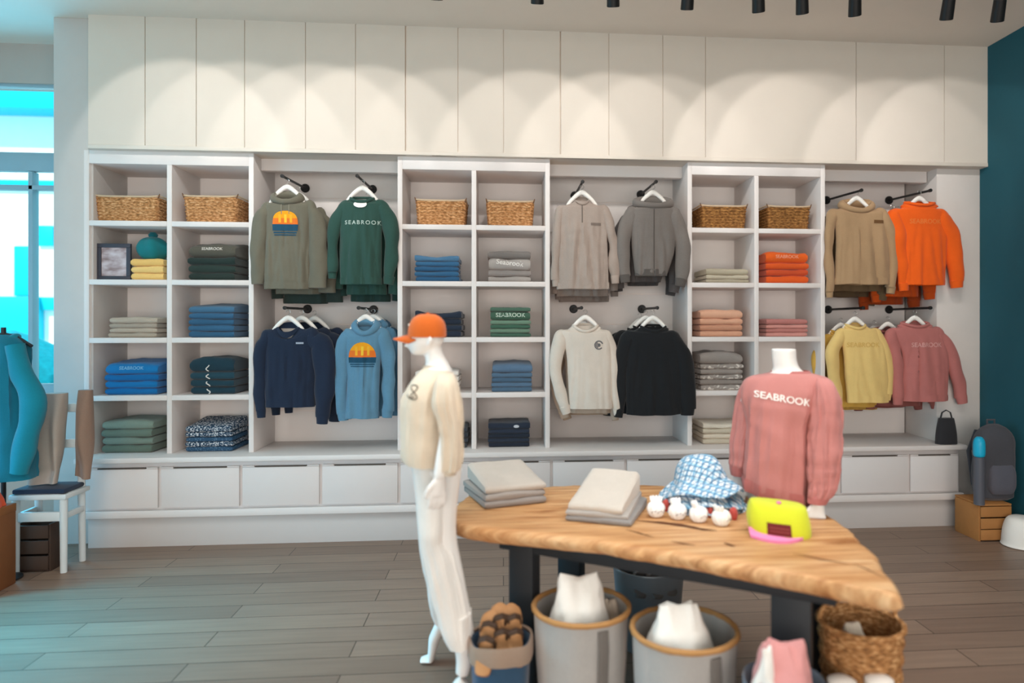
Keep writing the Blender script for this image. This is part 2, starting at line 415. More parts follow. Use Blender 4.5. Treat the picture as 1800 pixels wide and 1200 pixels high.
def bay(p0, p1, label):
    x0, x1 = xt(p0) + .018, xt(p1) - .018; t = thing('hanging_bay', label, 'hanging bay', ((x0 + x1) / 2, YB, WT), 0, 'open hanging bays between the towers'); og = t.location.copy()
    zs = [WT, WT + .25, 1.1, 1.36, 1.62, 1.88, 2.14, 2.40, 2.66, ZF]; pr = []
    for i, z in enumerate(zs):
        if 0 < i < len(zs) - 1: pr += [(YB - .02, z - .003), (YB - .014, z - .001), (YB - .014, z + .001), (YB - .02, z + .003)]
        else: pr.append((YB - .02, z))
    pr += [(YB, ZF), (YB, WT)]
    MB().loft([[(x0, y, z) for y, z in pr], [(x1, y, z) for y, z in pr]]).build('back_panel', BACKP, t, origin=og)
    MB().box(x0, x1, 5.46, 5.53, ZTOP + .005, ZF, .002).build('header', WHITE, t, origin=og)
bay(441.5, 703, 'white hanging bay holding the olive, green, navy and light blue tops')
bay(962.5, 1212.5, 'white hanging bay holding the two grey, one cream and one black tops')
bay(1446.5, 1654, 'white hanging bay at right holding the tan, orange, yellow and pink tops')

# ---------------------------------------------------------------- track lighting
TY = 4.0
tag(MB().box(-2.9, 3.6, TY - .018, TY + .018, 3.65, 3.685, .003).build('track_rail', BLACK, origin=(0, TY, 3.65)), 'long black lighting track hung below the ceiling', 'lighting track')
rail = bpy.data.objects['track_rail']
for x in (-2.5, -.6, 1.3, 3.3): MB().box(x - .008, x + .008, TY - .008, TY + .008, 3.685, CEIL, 0).build('hanger_rod', BLACK, rail, origin=(0, TY, 3.65))
heads = [-2.38, -1.93, -1.40, -1.0, -.39] + [at(p, 20, TY).x for p in (945, 1078, 1210, 1333, 1410, 1503, 1668, 1757)]
tgt = [-2.38, -1.93, -1.40, -1.0, -.39, .218, .837, 1.218, 2.04, 2.39, 2.75, 3.125, 3.583]
lev = [1, .8, .9, .9, .55, 1, .95, .6, .95, .9, .15, .75, .8]
words = ['first', 'second', 'third', 'fourth', 'fifth', 'sixth', 'seventh', 'eighth', 'ninth', 'tenth', 'eleventh', 'twelfth']
vis = 0
for hx, tx, lv in zip(heads, tgt, lev):
    P = Vector((hx, TY, 3.605)); D = (Vector((tx, 5.25, 2.93)) - P).normalized()
    if hx > .1:
        vis += 1; lab = 'black track spotlight on the ceiling rail, %s of the eight counted from the left' % words[vis - 1]
    else: lab = 'black track spotlight on the ceiling rail left of the frame, above x=%.1f' % hx; lab = 'black track spotlight on the rail, %s of the five left of the picture' % words[heads.index(hx)]
    t = thing('track_spotlight', lab, 'spotlight', (hx, TY, 3.65), 0, 'black track spotlights')
    MB().tube([(0, 0, 0), (0, 0, -.045)], [.012, .012], 10).build('stem', BLACK, t)
    h0 = Vector((0, 0, -.04)); dd = (D + Vector((0, 0, -1.1))).normalized()
    pts = [h0 - dd * .03, h0 - dd * .028, h0 + dd * .10, h0 + dd * .102, h0 + dd * .085]
    MB().tube(pts, [.02, .036, .039, .036, .030], 18).build('housing', BLACK, t)
    l = bpy.data.lights.new('spot_beam', 'SPOT'); l.energy = 25 * lv; l.spot_size = R(66); l.spot_blend = .2; l.color = (1, .96, .92); l.shadow_soft_size = .03
    lo = bpy.data.objects.new('spot_beam', l); C.objects.link(lo); lo.parent = t
    lo.location = h0 + dd * .115 + Vector((0, 0, 0)); lo.rotation_euler = D.to_track_quat('-Z', 'Y').to_euler()
# ---------------------------------------------------------------- folded garments
def folded_mb(w, d, h, seed=0, wedge=0, curl=.0, sag=0):
    """one folded sweatshirt: rounded fold at the front, front edge at y=0, goes back to y=d, bottom z=0"""
    rings = []; nx = 22; rnd = random.Random(seed)
    ph = rnd.uniform(0, 9)
    for i in range(nx + 1):
        u = i / nx; x = (u - .5) * w
        e = min(u, 1 - u) * w; sh = 1 - .28 * max(0, 1 - e / .018) ** 2
        ring = []; r = h * .5
        path = [(0 + r - r * math.sin(a), r - r * math.cos(a)) for a in [PI * k / 10 for k in range(11)]]
        path = path + [(r + (d - r) * k / 7, h) for k in range(1, 8)] + [(d, h * .1)] + [(d - (d - r) * k / 7, 0) for k in range(0, 7)]
        for y, z in path:
            hh = (z / h - .5) * sh + .5
            zz = hh * h * (1 + wedge * max(0, y) / d / h)
            n1 = noise.noise(Vector((x * 9 + ph, y * 9, seed * 1.7))); n2 = noise.noise(Vector((x * 28, z * 40 + ph, y * 14 + seed)))
            if z > h * .3: zz += h * .16 * n1 + .0022 * n2 + curl * (2 * u - 1) ** 2 * max(0, 1 - y / (d * .7)) + sag * (1 - (2 * u - 1) ** 2)
            yy = y - (.004 * n1 + .0015 * n2) - (1 - sh) * -.01
            ring.append(Vector((x * (1 + .006 * n1), yy, zz)))
        rings.append(ring)
    return MB().loft(rings)
ORD = {2: ['bottom', 'topmost'], 3: ['bottom', 'middle', 'topmost'], 4: ['bottom', 'third', 'second', 'topmost'],
       5: ['bottom', 'fourth', 'third', 'second', 'topmost'], 6: ['bottom', 'fifth', 'fourth', 'third', 'second', 'topmost']}
COLW = ['leftmost shelf column', 'second shelf column', 'third shelf column', 'fourth shelf column', 'fifth shelf column', 'rightmost shelf column']
ROWW = ['top row', 'second row', 'third row', 'fourth row', 'bottom row']
def stack(col, row, x0, x1, ytop, cols, word, hs=None, noun='sweatshirt', d=.34, depth0=.05, top_wedge=0, curl=0, sag=.004, mats=None, dz0=0, extra=None):
    z = (SH + [WT])[row]; Y = YT + depth0
    A = at(x0, 600, Y); B = at(x1, 600, Y); w_ = B.x - A.x; H_ = at((x0 + x1) / 2, ytop, Y).z - z - dz0; n = len(cols)
    hs = hs or [1] * n; tot = sum(hs); out = []; rnd = random.Random(col * 31 + row); z += dz0 + .0005
    for i, c in enumerate(cols):
        h = H_ * hs[i] / tot; ws = w_ * rnd.uniform(.965, 1.0); top = i == n - 1
        m = folded_mb(ws, d * rnd.uniform(.95, 1), h * .97, seed=col * 100 + row * 10 + i, wedge=top_wedge if top else 0, curl=curl if top else 0, sag=sag if top else 0)
        o = m.build('folded_' + noun.split()[-1].replace('t-shirt', 'shirt'), mats[i] if mats else fabric(c), loc=((A.x + B.x) / 2 + rnd.uniform(-.004, .004), Y + rnd.uniform(-.006, .006), z), rot=(0, 0, R(rnd.uniform(-1.5, 1.5))))
        tag(o, '%s folded %s %s in the stack, %s, %s' % (ORD[n][i] if n > 1 else 'single', word, noun, ROWW[row], COLW[col]), 'folded clothing', '%s folded stack' % word)
        out.append(o); z += h
    return out
def front_text(o, txt, size, z, mat, x=0, rot=0):  return print_text(o, txt, size, x, z, mat, rotx=rot, off=.002)
# left tower
s = stack(0, 1, 229, 287, 455, ['#f0c277', '#f2c57c', '#efbd70'], 'yellow', noun='shirt', d=.30)
cap_base = s[-1]
stack(0, 2, 192, 276, 558, ['#a79a8b', '#b3a595', '#a5988a', '#b5a797'], 'beige', hs=[1, 1, 1, 1.2])
s = stack(0, 3, 183, 277, 641, ['#0f6aa8', '#1272b0', '#0e67a4', '#1577b6'], 'bright blue', hs=[1, 1, 1, 1.4], top_wedge=.03)
front_text(s[-1], 'SEABROOK', .034, .046, fabric('#7fb9dc'))
stack(0, 4, 178, 268, 741, ['#5f6f63', '#74857a', '#66776b', '#7b8c80'], 'sage green', sag=.008)
s = stack(1, 1, 330, 413, 431, ['#26332f', '#2a3934', '#243330', '#6d665b'][:3] + ['#57544a'], 'dark green', hs=[1, 1, 1, 1.5], noun='sweatshirt', top_wedge=.04)
front_text(s[-1], 'SEABROOK', .03, .062, fabric('#d9d2c8'))
s = stack(1, 2, 331, 411, 539, ['#2d5877', '#335f80', '#2f5a7a', '#345f80', '#446d8b'], 'denim blue', top_wedge=.03)
s = stack(1, 3, 334, 412, 632, ['#1d3a47', '#1f3d4a', '#234452', '#1c3845'], 'dark teal', hs=[1, 1, 1, 1.7], noun='hoodie', sag=.02)
for i, o in enumerate(s):
    t_ = bvh(o); h = .06 if i == 3 else .045
    pts = stick(o, [(-.03 + .012 * math.sin(k * .8 + i), h * (.12 + .76 * k / 6)) for k in range(7)], off=.004, tree=t_)
    MB().tube(pts, .004, 8).build('drawstring', plain('#e8e4de', .8), o)
PK = knit_pattern('#2e4459', '#c9cdd2', 70, .55, (1, 1, 1.6)); PK2 = knit_pattern('#33506a', '#5d7790', 90, .6)
stack(1, 4, 325, 408, 749, ['#2e4459'] * 5, 'navy patterned', top_wedge=.035, mats=[PK2, PK, PK2, PK, PK], hs=[1, 1, 1, 1, 1.2])
# middle tower
stack(2, 1, 729, 807, 450, ['#2a5578', '#315f83', '#2c587c', '#36658a', '#4c7596'], 'steel blue', curl=.012, sag=-.004)
s = stack(3, 1, 858, 934, 443, ['#a19a95', '#8d8682', '#aaa39e', '#7c7672'], 'heather grey', hs=[1, 1.2, 2.2, 1.1], sag=.012)
front_text(s[2], 'Seabrook', .055, .055, fabric('#e8e4df'), rot=R(-6))
stack(2, 2, 729, 811, 549, ['#232c3b', '#252f3f', '#222b3a', '#262f3e'], 'dark navy', curl=.02, sag=-.006)
s = stack(3, 2, 861, 933, 540, ['#3f5f50', '#66826f', '#3f6352', '#6a8875', '#41604f', '#4d6a5b'], 'moss green', hs=[1, 1, 1, 1, 2.1, 1], sag=.002)
front_text(s[4], 'SEABROOK', .045, .04, fabric('#c3d4c5'))
stack(2, 3, 728, 806, 652, ['#d9d2ca', '#dfd8d0', '#d6cec5', '#e2dcd5'], 'white', sag=.004)
stack(3, 3, 864, 936, 641, ['#4b667d', '#54708a', '#48637b', '#526e87', '#5a7590'], 'slate blue', hs=[1, 1, 1, 1, 1.7], top_wedge=.02)
stack(2, 4, 735, 822, 752, ['#33383f', '#383d44', '#32373e', '#3a3f46'], 'charcoal', sag=.004)
s = stack(3, 4, 858, 932, 744, ['#232a38', '#2a3241', '#222936', '#2b3343', '#28303f'], 'midnight navy', hs=[1, 1, 1, 1, 1.3], curl=.008, sag=0)
v = patch(s[-1], [(.022 + .012 * math.cos(a), .055 - .022 * math.sin(a), .055 + .022 * math.sin(a)) for a in [PI * (k + .3) / 8 for k in range(8)]], fabric('#c5c9cf'), 'logo_patch', 6)
# right tower
stack(4, 1, 1240, 1316, 472, ['#a59c88', '#bcb39f', '#b1a893'], 'pale sage', hs=[1, 1, 1.6], sag=.004)
s = stack(5, 1, 1347, 1422, 443, ['#df5c22', '#c9502a', '#db5a24', '#e2611f'], 'bright orange', hs=[1.2, 1, 1, 1.7], sag=.004)
front_text(s[-1], 'SEABROOK', .038, .05, fabric('#f0a183'))
stack(4, 2, 1231, 1306, 545, ['#cf9c80', '#c38f74', '#d6a387', '#dcaa8e'], 'peach', hs=[1, 1, 1, 1.4], sag=.003)
stack(5, 2, 1347, 1420, 561, ['#c98d84', '#b87a72', '#cf9289', '#bb7b75'], 'dusty pink', hs=[1, .9, 1, 1.2])
GM = knit_pattern('#9a928c', '#d8d2cb', 26, .56, (1, 1, 2))
stack(4, 3, 1231, 1307, 621, ['#8b837d'] * 6, 'marled grey', mats=[GM, fabric('#8f8781'), GM, fabric('#978f89'), GM, fabric('#98918c')], hs=[1, 1, 1, 1, 1, 2.0], sag=.014)
stack(4, 4, 1236, 1312, 744, ['#c9bda9', '#d8ccb9', '#cabfab', '#e0d6c5'], 'cream', curl=.012, sag=-.006)

# ---------------------------------------------------------------- seagrass baskets
def basket_mb(w, d, h, rows=8):
    per = 132; taper = .03; prof = []
    for k in range(rows * 4 + 1): prof.append((k / (rows * 4), 0))
    rings = []
    base = lambda s: resample(rrect(w + s, d + s, .03), per)
    rings.append([Vector((x * .97, y * .97, .002)) for x, y in base(-taper)])
    for k in range(rows * 4 + 1):
        t = k / (rows * 4); z = t * h; row = k // 4; ph = (k % 4) / 4
        b = base(-taper + taper * t); ring = []
        for j, (x, y) in enumerate(b):
            bul = .008 * math.sin(PI * ph) * (1 + .45 * math.sin(j * 2 * PI / 4 + row * PI)) + .003 * noise.noise(Vector((x * 40, z * 60, y * 40)))
            L_ = math.hypot(x, y * w / d) + 1e-6; ring.append(Vector((x + x / L_ * bul, y + y / L_ * bul, z + .004 * noise.noise(Vector((x * 6, y * 6, 3))) * t)))
        rings.append(ring)
    for t, s in ((1, -.03), (.1, -.05)): rings.append([Vector((x, y, t * h - (.004 if t == 1 else 0))) for x, y in base(-taper + s + taper * t)])
    return MB().loft(rings)
def basket(px0, px1, ytop, col, tone, label):
    Y = YT + .05; a, b = at(px0, 390, Y), at(px1, 390, Y); w_ = b.x - a.x; h = at((px0 + px1) / 2, ytop, Y).z - SH[0]
    d = .32; t = thing('storage_basket', label, 'basket', ((a.x + b.x) / 2, Y + d / 2, SH[0] + .001), 0, 'seagrass baskets on the top shelves')
    basket_mb(w_, d, h).build('woven_body', woven(*tone), t)
    rim = resample(rrect(w_ + .006, d + .006, .03), 60)
    MB().tube([(x, y, h + .002 + .008 * (abs(2 * x / w_)) ** 6) for x, y in rim], .0065, 8, closed=True).build('rim', plain('#cbb394', .6), t)
    for sx in (-1, 1):
        for sy in (-1, 1):
            x, y = sx * (w_ / 2 - .004), sy * (d / 2 - .006)
            MB().tube([(x, y, h - .01), (x + sx * .008, y, h + .012), (x + sx * .013, y, h + .026)], [.005, .005, .003], 8).build('corner_post', plain('#6b4a30', .6), t)
T1, T2 = ('#b98555', '#dcb387'), ('#8d6236', '#b78850')
basket(166, 278, 346, 0, T1, 'tan woven basket on the top row of the leftmost shelf column')
basket(322, 416, 346, 1, T1, 'tan woven basket on the top row of the second shelf column from left')
basket(731, 818, 353, 2, T1, 'honey tan woven basket on the top row of the third shelf column')
basket(856, 938, 355, 3, T1, 'honey tan woven basket on the top row of the fourth shelf column')
basket(1233, 1313, 363, 4, T2, 'darker brown woven basket on the top row of the fifth shelf column')
basket(1350, 1425, 364, 5, T2, 'darker brown woven basket on the top row of the rightmost shelf column')

# picture frame and teal cap in the leftmost column
Y = YT + .06; a, b = at(170, 488, Y), at(229, 428, Y); wq, hq = b.x - a.x, b.z - SH[1]
t = thing('picture_frame', 'dark square picture frame with grey landscape standing in the leftmost column', 'picture frame', ((a.x + b.x) / 2, Y, SH[1]))
m = MB(); B_ = .03
m.box(-wq / 2, wq / 2, 0, .025, 0, B_); m.box(-wq / 2, wq / 2, 0, .025, hq - B_, hq); m.box(-wq / 2, -wq / 2 + B_, 0, .025, B_, hq - B_); m.box(wq / 2 - B_, wq / 2, 0, .025, B_, hq - B_)
m.build('frame', plain('#3d3f4a', .5), t); MB().box(-wq / 2 + B_ - .004, wq / 2 - B_ + .004, .008, .02, B_ - .004, hq - B_ + .004, 0).build('picture', picture_mat(), t)
ztop = cap_base.location.z + max(q.co.z for q in cap_base.data.vertices)
p = at(268, 432, YT + .16)
t = thing('knit_hat', 'round teal slouchy hat on top of the yellow folded stack', 'hat', (p.x, YT + .17, ztop - .002))
m = MB(); prf = [(.001, 0), (.06, .002), (.09, .03), (.105, .07), (.10, .11), (.075, .15), (.035, .172), (.001, .176)]
m.lathe(smooth(prf, 24), 40, fn=lambda a, r, z: (r * (1 + .08 * math.sin(5 * a + z * 12) + .05 * noise.noise(Vector((a, z * 20, 1)))), z)); m.build('crown', fabric('#15747a'), t)
m = MB(); m.lathe([(.001, .17), (.028, .172), (.034, .19), (.02, .21), (.001, .212)], 20); m.build('knot', fabric('#0f5f66'), t)
# ---------------------------------------------------------------- hanging garments
GY = 5.28
def hanger(name_lab, loc, group='white coat hangers', half=.165):
    t = thing('coat_hanger', name_lab, 'coat hanger', loc, 0, group)
    pts = [(-half, 0, -.165), (-half * .8, 0, -.135), (-.10, 0, -.080), (-.05, 0, -.028), (0, 0, .002), (.05, 0, -.028), (.10, 0, -.080), (half * .8, 0, -.135), (half, 0, -.165)]
    sm = smooth(pts, 33); m = MB()
    m.tube(sm, [(.008 + .011 * (1 - abs(k - 16) / 16), .011) for k in range(33)], 12, up=(0, 0, 1)); m.build('body', HANGW, t)
    hp = [(0, 0, .006), (0, 0, .03)] + [(.015 * math.sin(a) , 0, .045 - .015 * math.cos(a)) for a in [PI * k / 8 for k in range(1, 13)]]
    MB().tube(hp, .002, 8).build('wire_hook', plain('#b8b6b2', .3, 1), t)
    return t
def garment(name, label, cat, group, neck, sh, rows, lsl, rsl, mat, Y=GY, hd=(.035, .045, .05, .055, .06, .062), style='crew', seed=0, fold=.010, rib=None, cuff=True, nw=20, nd=12):
    """neck=(x,y) px of the neck base; sh=(xl,yl,xr,yr) shoulder px; rows=[(y,xl,xr),...] torso px below the shoulders;
    sleeves: [(x,y,r_px),...] px from the shoulder down"""
    O = at(neck[0], neck[1], Y); t = thing(name, label, cat, O, 0, group)
    def L(px, py): q = at(px, py, Y) - O; return q.x, q.z
    ys = (sh[1] + sh[3]) / 2
    RW = [(neck[1], neck[0] - nw, neck[0] + nw), (neck[1] + (ys - neck[1]) * .35 + 1, neck[0] - nw * 1.25, neck[0] + nw * 1.25), (neck[1] + (ys - neck[1]) * .7 + 1, neck[0] * .35 + sh[0] * .65, neck[0] * .35 + sh[2] * .65), (ys + 4, sh[0] + 2, sh[2] - 2)] + list(rows)
    vals = []
    for i, (y, a, b) in enumerate(RW):
        xa, z = L(a, y); xb, _ = L(b, y); vals.append((z, (xa + xb) / 2, (xb - xa) / 2, hd[min(i, len(hd) - 1)]))
    sm = smooth(vals, 64); rings = []; zh = sm[-1][0]; dr = -L(neck[0], neck[1] + nd)[1]; vee = {'hood': 1.5, 'stand': 1.8}.get(style, 2.2)
    for z, cx, hw, d in sm:
        tt = min(1, max(0, (-z - .06) / .22)); ring = []
        for q in ell(cx, 0, z, hw, d, 112, 2.5):
            f = .62 * ridge(q.x * 11 + seed * 3.1 + z * 1.2 * math.copysign(1, q.x), (2 if q.y > 0 else 0) + seed, z * 1.1) + .30 * ridge(q.x * 21 + seed, z * 2.0, 7 + (q.y > 0)) + .22 * ridge(q.x * 7 + z * 5, z * 9 - q.x * 5, seed)
            q.y += fold * tt * f * (1 if q.y < 0 else -1) * 2.3; q.z += .006 * tt * noise.noise(Vector((q.x * 7, seed, 2))); ring.append(q)
        wk = max(0, 1 + z / (1.5 * dr))
        for k, q in enumerate(ring):
            c_ = max(0, -math.sin(2 * PI * k / 112)); q.z -= dr * wk * c_ ** vee
        rings.append(ring)
    hemring = rings[63]
    for k, (dz, s) in enumerate(((.004, .97), (.05, .93), (.16, .9))):
        rings.append([Vector((p.x * s + (1 - s) * sm[-1][1], p.y * s, p.z + dz)) for p in hemring])
    c0 = sum(rings[0], Vector()) / 112
    rings = [[c0 + (p - c0) * s_ + Vector((0, 0, z_)) for p in rings[0]] for s_, z_ in ((.8, -.16), (.88, -.05))] + rings
    body = MB().loft(rings).build('torso', mat, t)
    rm = rib or mat
    # hem band
    hr = []
    for k in range(5):
        dz = .052 * k / 4 - .004; hr.append([Vector((sm[-1][1] + (p.x - sm[-1][1]) * (1.012 + .012 * math.sin(PI * k / 4)), p.y * 1.03, p.z + dz)) for p in hemring])
    MB().loft(hr, False, False).build('hem_band', rm, t)
    for nm, sl in (('sleeve', lsl), ('sleeve', rsl)):
        if not sl: continue
        sx_ = 1 if sl[0][0] < neck[0] else -1; sl = [(sl[0][0] + sx_ * sl[0][2] * 1.1, sl[0][1] - 2, sl[0][2] * .38), (sl[0][0] + sx_ * sl[0][2] * .25, sl[0][1] + 1, sl[0][2] * .8)] + [(sl[0][0], sl[0][1] + 10, sl[0][2])] + list(sl[1:])
        pts = [(*L(x, y), r / 228) for x, y, r, *e in sl]; dep = [e[0] if e else 0 for *_, e in [(x, y, r, e) for x, y, r, *e in sl]]
        v = smooth([(x, dy, z, r) for (x, z, r), dy in zip(pts, dep)], 34)
        m = MB(); m.tube([(x, dy, z) for x, dy, z, r in v], [(r, max(.03, r * .72)) for x, dy, z, r in v], 28, up=(1, 0, 0), amp=fold * 1.5, freq=14, seed=seed + (1 if sl is rsl else 0))
        so_ = m.build(nm, mat, t)
        if cuff:
            x, dy, z, r = v[-1]; x2, dy2, z2, r2 = v[-3]; dv = (Vector((x, dy, z)) - Vector((x2, dy2, z2))).normalized(); p0 = Vector((x, dy, z))
            MB().tube([p0 - dv * .012, p0 - dv * .008, p0 + dv * .042, p0 + dv * .05, p0 + dv * .048, p0 + dv * .01], [(r * .9, r * .66), (r * .99, r * .74), (r * .86, r * .66), (r * .84, r * .64), (r * .74, r * .52), (r * .7, r * .5)], 18, up=(1, 0, 0)).build('cuff', rm, so_)
    # neckline
    nwx = (L(neck[0] + nw, neck[1])[0]); dd = hd[0] + .004
    def loop(k, n, w=1.0, front=dr, back=.012, vee=vee):
        a = 2 * PI * k / n; x = nwx * w * math.sin(a); y = -dd * math.cos(a) * (1.15 if math.cos(a) > 0 else 1)
        c = math.cos(a); z = -front * max(0, c) ** vee + back * max(0, -c); return Vector((x, y - (.012 * max(0, c)), z))
    n = 40
    if style in ('crew',):
        MB().tube([loop(k, n) for k in range(n)], [(.011, .008)] * n, 10, closed=True).build('collar', rm, t)
    elif style == 'stand':
        r1 = [loop(k, n, 1.05, dr, .0) for k in range(n)]; r2 = [loop(k, n, .92, dr * .45, .035) for k in range(n)]; r3 = [loop(k, n, .82, dr * .5, .03) for k in range(n)]; r4 = [loop(k, n, .9, dr, -.01) for k in range(n)]
        MB().loft([r1, r2, r3, r4], False, False).build('collar', rm, t)
    elif style == 'hood':
        rad = [(.020 + .026 * (1 - math.cos(2 * PI * k / n)) / 2, .016 + .014 * (1 - math.cos(2 * PI * k / n)) / 2) for k in range(n)]
        h = MB().tube([loop(k, n, 1.12, dr, .018) + Vector((0, .0, .006)) for k in range(n)], rad, 14, closed=True, amp=.004, freq=26, seed=seed).build('hood', mat, t)
    return t, body, L
def zipline(body, L, x, y0, y1, mat, w=.004):
    x0, z0 = L(x, y0); _, z1 = L(x, y1); return patch(body, [(z0 + (z1 - z0) * k / 14, x0 - w, x0 + w) for k in range(15)], mat, 'zip', 2, .003)
def sunset(body, L, xl, xr, yt, ym, yb, flat=False):
    a, zt_ = L(xl, yt); b, zm = L(xr, ym); _, zb = L(xl, yb); cx = (a + b) / 2; hw = (b - a) / 2; ht = zt_ - zm
    def rows(f0, f1):
        o_ = []
        for k in range(9):
            f = f0 + (f1 - f0) * k / 8; w_ = hw * math.sqrt(max(0.0004, 1 - f ** (2.0 if not flat else 3.2))); o_.append((zm + ht * f, cx - w_, cx + w_))
        return o_
    patch(body, rows(.45, .99), fabric('#f2a21f', .05), 'print_sun_top', 16, .0030)
    patch(body, rows(.0, .45), fabric('#e8762a', .05), 'print_sun_base', 16, .0030)
    for i, xx in enumerate((-.42, .02, .45)):
        patch(body, [(zm + ht * (.12 + .6 * k / 6), cx + hw * xx - .008, cx + hw * xx + .010) for k in range(7)], fabric('#f7c43c' if i == 1 else '#f4b030', .05), 'print_ray', 2, .0038)
    nv = fabric('#1f4c66', .05)
    H_ = zm - zb
    patch(body, [(zm - H_ * f, cx - hw * (1.02 - .05 * f), cx + hw * (1.02 - .05 * f)) for f in (0, .12, .24, .36, .48, .58)], nv, 'print_sea', 16, .0030)
    patch(body, [(zm - H_ * f, cx - hw * .92, cx + hw * .92) for f in (.68, .74, .8)], nv, 'print_wave', 16, .0030)
    patch(body, [(zm - H_ * f, cx - hw * .86, cx + hw * .86) for f in (.9, .95, 1)], nv, 'print_wave', 16, .0030)
def chest_mark(body, L, x0, x1, y0, y1, mat, name='chest_logo'):
    a, z0 = L(x0, y0); b, z1 = L(x1, y1); return patch(body, [(z0 + (z1 - z0) * k / 3, a, b) for k in range(4)], mat, name, 8)
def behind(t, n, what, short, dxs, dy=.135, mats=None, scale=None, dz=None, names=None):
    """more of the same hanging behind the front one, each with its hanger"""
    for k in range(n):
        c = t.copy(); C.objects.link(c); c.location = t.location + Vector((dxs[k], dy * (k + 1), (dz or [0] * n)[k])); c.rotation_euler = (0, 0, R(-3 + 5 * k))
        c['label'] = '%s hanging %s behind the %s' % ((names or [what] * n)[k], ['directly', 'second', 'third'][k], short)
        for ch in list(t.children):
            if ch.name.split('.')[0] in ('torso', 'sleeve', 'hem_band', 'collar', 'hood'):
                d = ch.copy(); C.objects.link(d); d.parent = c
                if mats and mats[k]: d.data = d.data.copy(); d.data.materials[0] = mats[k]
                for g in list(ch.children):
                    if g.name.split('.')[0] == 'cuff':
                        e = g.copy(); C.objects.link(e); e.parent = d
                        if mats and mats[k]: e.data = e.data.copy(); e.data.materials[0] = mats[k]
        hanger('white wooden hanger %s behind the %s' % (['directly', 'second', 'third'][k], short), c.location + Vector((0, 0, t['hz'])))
def finish(t, crest, flange, tip, short):
    """hanger and wall hook of one front garment"""
    O = t.location; q = at(crest[0], crest[1], GY); t['hz'] = q.z - .012 - O.z
    hanger('white wooden hanger carrying the %s' % short, (O.x, GY, q.z - .012))
    F = at(flange[0], flange[1], YB - .02); zt_ = at(tip[0], tip[1], 5.20).z
    h = thing('wall_hook', 'black straight wall hook from which the %s hangs' % short, 'wall hook', F, 0, 'black hooks in the hanging bays')
    MB().lathe([(.001, 0), (.034, 0), (.036, .004), (.036, .012), (.03, .018), (.001, .018)], 24).build('flange', BLACK, h, rot=(R(90), 0, 0))
    e = Vector((0, 5.20 - F.y, max(zt_, q.z + .035) - F.z)); e.z = min(e.z, .06)
    MB().tube([(0, -.01, 0), e * .97, e], [.0095, .0095, .009], 12).build('arm', BLACK, h)
    MB().lathe([(.001, 0), (.013, 0), (.014, .004), (.014, .02), (.001, .022)], 16).build('end_cap', BLACK, h, loc=e, rot=(R(90), 0, 0))

G = 'garments hanging in the wall bays'
# --- left bay
ol = fabric('#6f6b5d', .1)
t, b, L = garment('hoodie', 'olive grey hoodie with an orange and navy sunset print hanging in the left bay', 'hoodie', G, (505, 349), (466, 357, 554, 358), [(400, 468, 547), (450, 467, 546), (507, 465, 545)],
    [(470, 362, 12), (459, 390, 13), (455, 440, 13), (453, 490, 12.5), (453, 499, 12)], [(546, 362, 12), (556, 395, 15), (559, 445, 16), (559, 497, 15.5), (559, 506, 15)], ol, style='hood', seed=1, fold=.014, nw=22, nd=9, cuff=False)
sunset(b, L, 483, 527, 372, 396, 415, True)
for dx in (-6, 7): x0, z0 = L(505 + dx, 360); _, z1 = L(505 + dx, 378); patch(b, [(z0 + (z1 - z0) * k / 6, x0 - .003, x0 + .003) for k in range(7)], fabric('#8b8676'), 'drawstring', 1, .005)
finish(t, (508, 326), (537, 331), (505, 310), 'olive hoodie with sunset print')
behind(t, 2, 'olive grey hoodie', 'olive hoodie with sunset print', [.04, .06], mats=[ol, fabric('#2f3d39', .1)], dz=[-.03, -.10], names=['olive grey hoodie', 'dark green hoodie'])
gr = fabric('#2f4f47', .1)
t, b, L = garment('sweatshirt', 'dark green crew sweatshirt with small white lettering and oval tag in the left bay', 'sweatshirt', G, (637, 349), (597, 356, 679, 356), [(400, 598, 672), (450, 597, 671), (499, 599, 671)],
    [(601, 360, 11), (589, 395, 11), (584, 440, 10), (584, 478, 8)], [(675, 360, 12), (687, 395, 13), (688, 445, 12), (684, 488, 10)], gr, style='crew', seed=2, fold=.012, nw=21, nd=8)
x0, z0 = L(640, 393); print_text(b, 'SEABROOK', .042, x0, z0, fabric('#b9cbc3'), space=1.35)
x0, z0 = L(636, 361); patch(b, [(z0 + .026 * math.cos(a), x0 - .048 * math.sin(a) - .001, x0 + .048 * math.sin(a) + .001) for a in [PI * (k + .2) / 10 for k in range(10)]], plain('#f2f0ec', .5), 'oval_tag', 8, .008)
finish(t, (638, 328), (655, 333), (633, 310), 'dark green sweatshirt with oval tag')
behind(t, 2, 'dark green sweatshirt', 'dark green sweatshirt with oval tag', [.015, .02], mats=[None, fabric('#263f3a', .1)], dz=[-.07, -.12])
nv = fabric('#1f2b40', .1)
t, b, L = garment('pullover', 'navy blue quarter zip pullover hanging below the olive hoodie', 'pullover', G, (507, 574), (466, 581, 552, 577), [(625, 464, 553), (675, 463, 554), (714, 468, 553)],
    [(469, 588, 12), (459, 620, 12), (458, 680, 11), (459, 722, 8)], [(550, 586, 14), (566, 610, 19), (572, 660, 19), (569, 705, 15), (567, 733, 11)], nv, style='stand', seed=3, fold=.010, nw=20, nd=20)
x0, z0 = L(507, 577); patch(b, [(z0 - .085 * k / 6, x0 - .06 * (1 - k / 6) - .002, x0 + .06 * (1 - k / 6) + .002) for k in range(7)], fabric('#b1a79f'), 'inner_placket', 8, .003)
chest_mark(b, L, 524, 537, 601, 604, fabric('#a9b3c2'))
finish(t, (508, 556), (541, 543), (512, 541), 'navy quarter zip pullover')
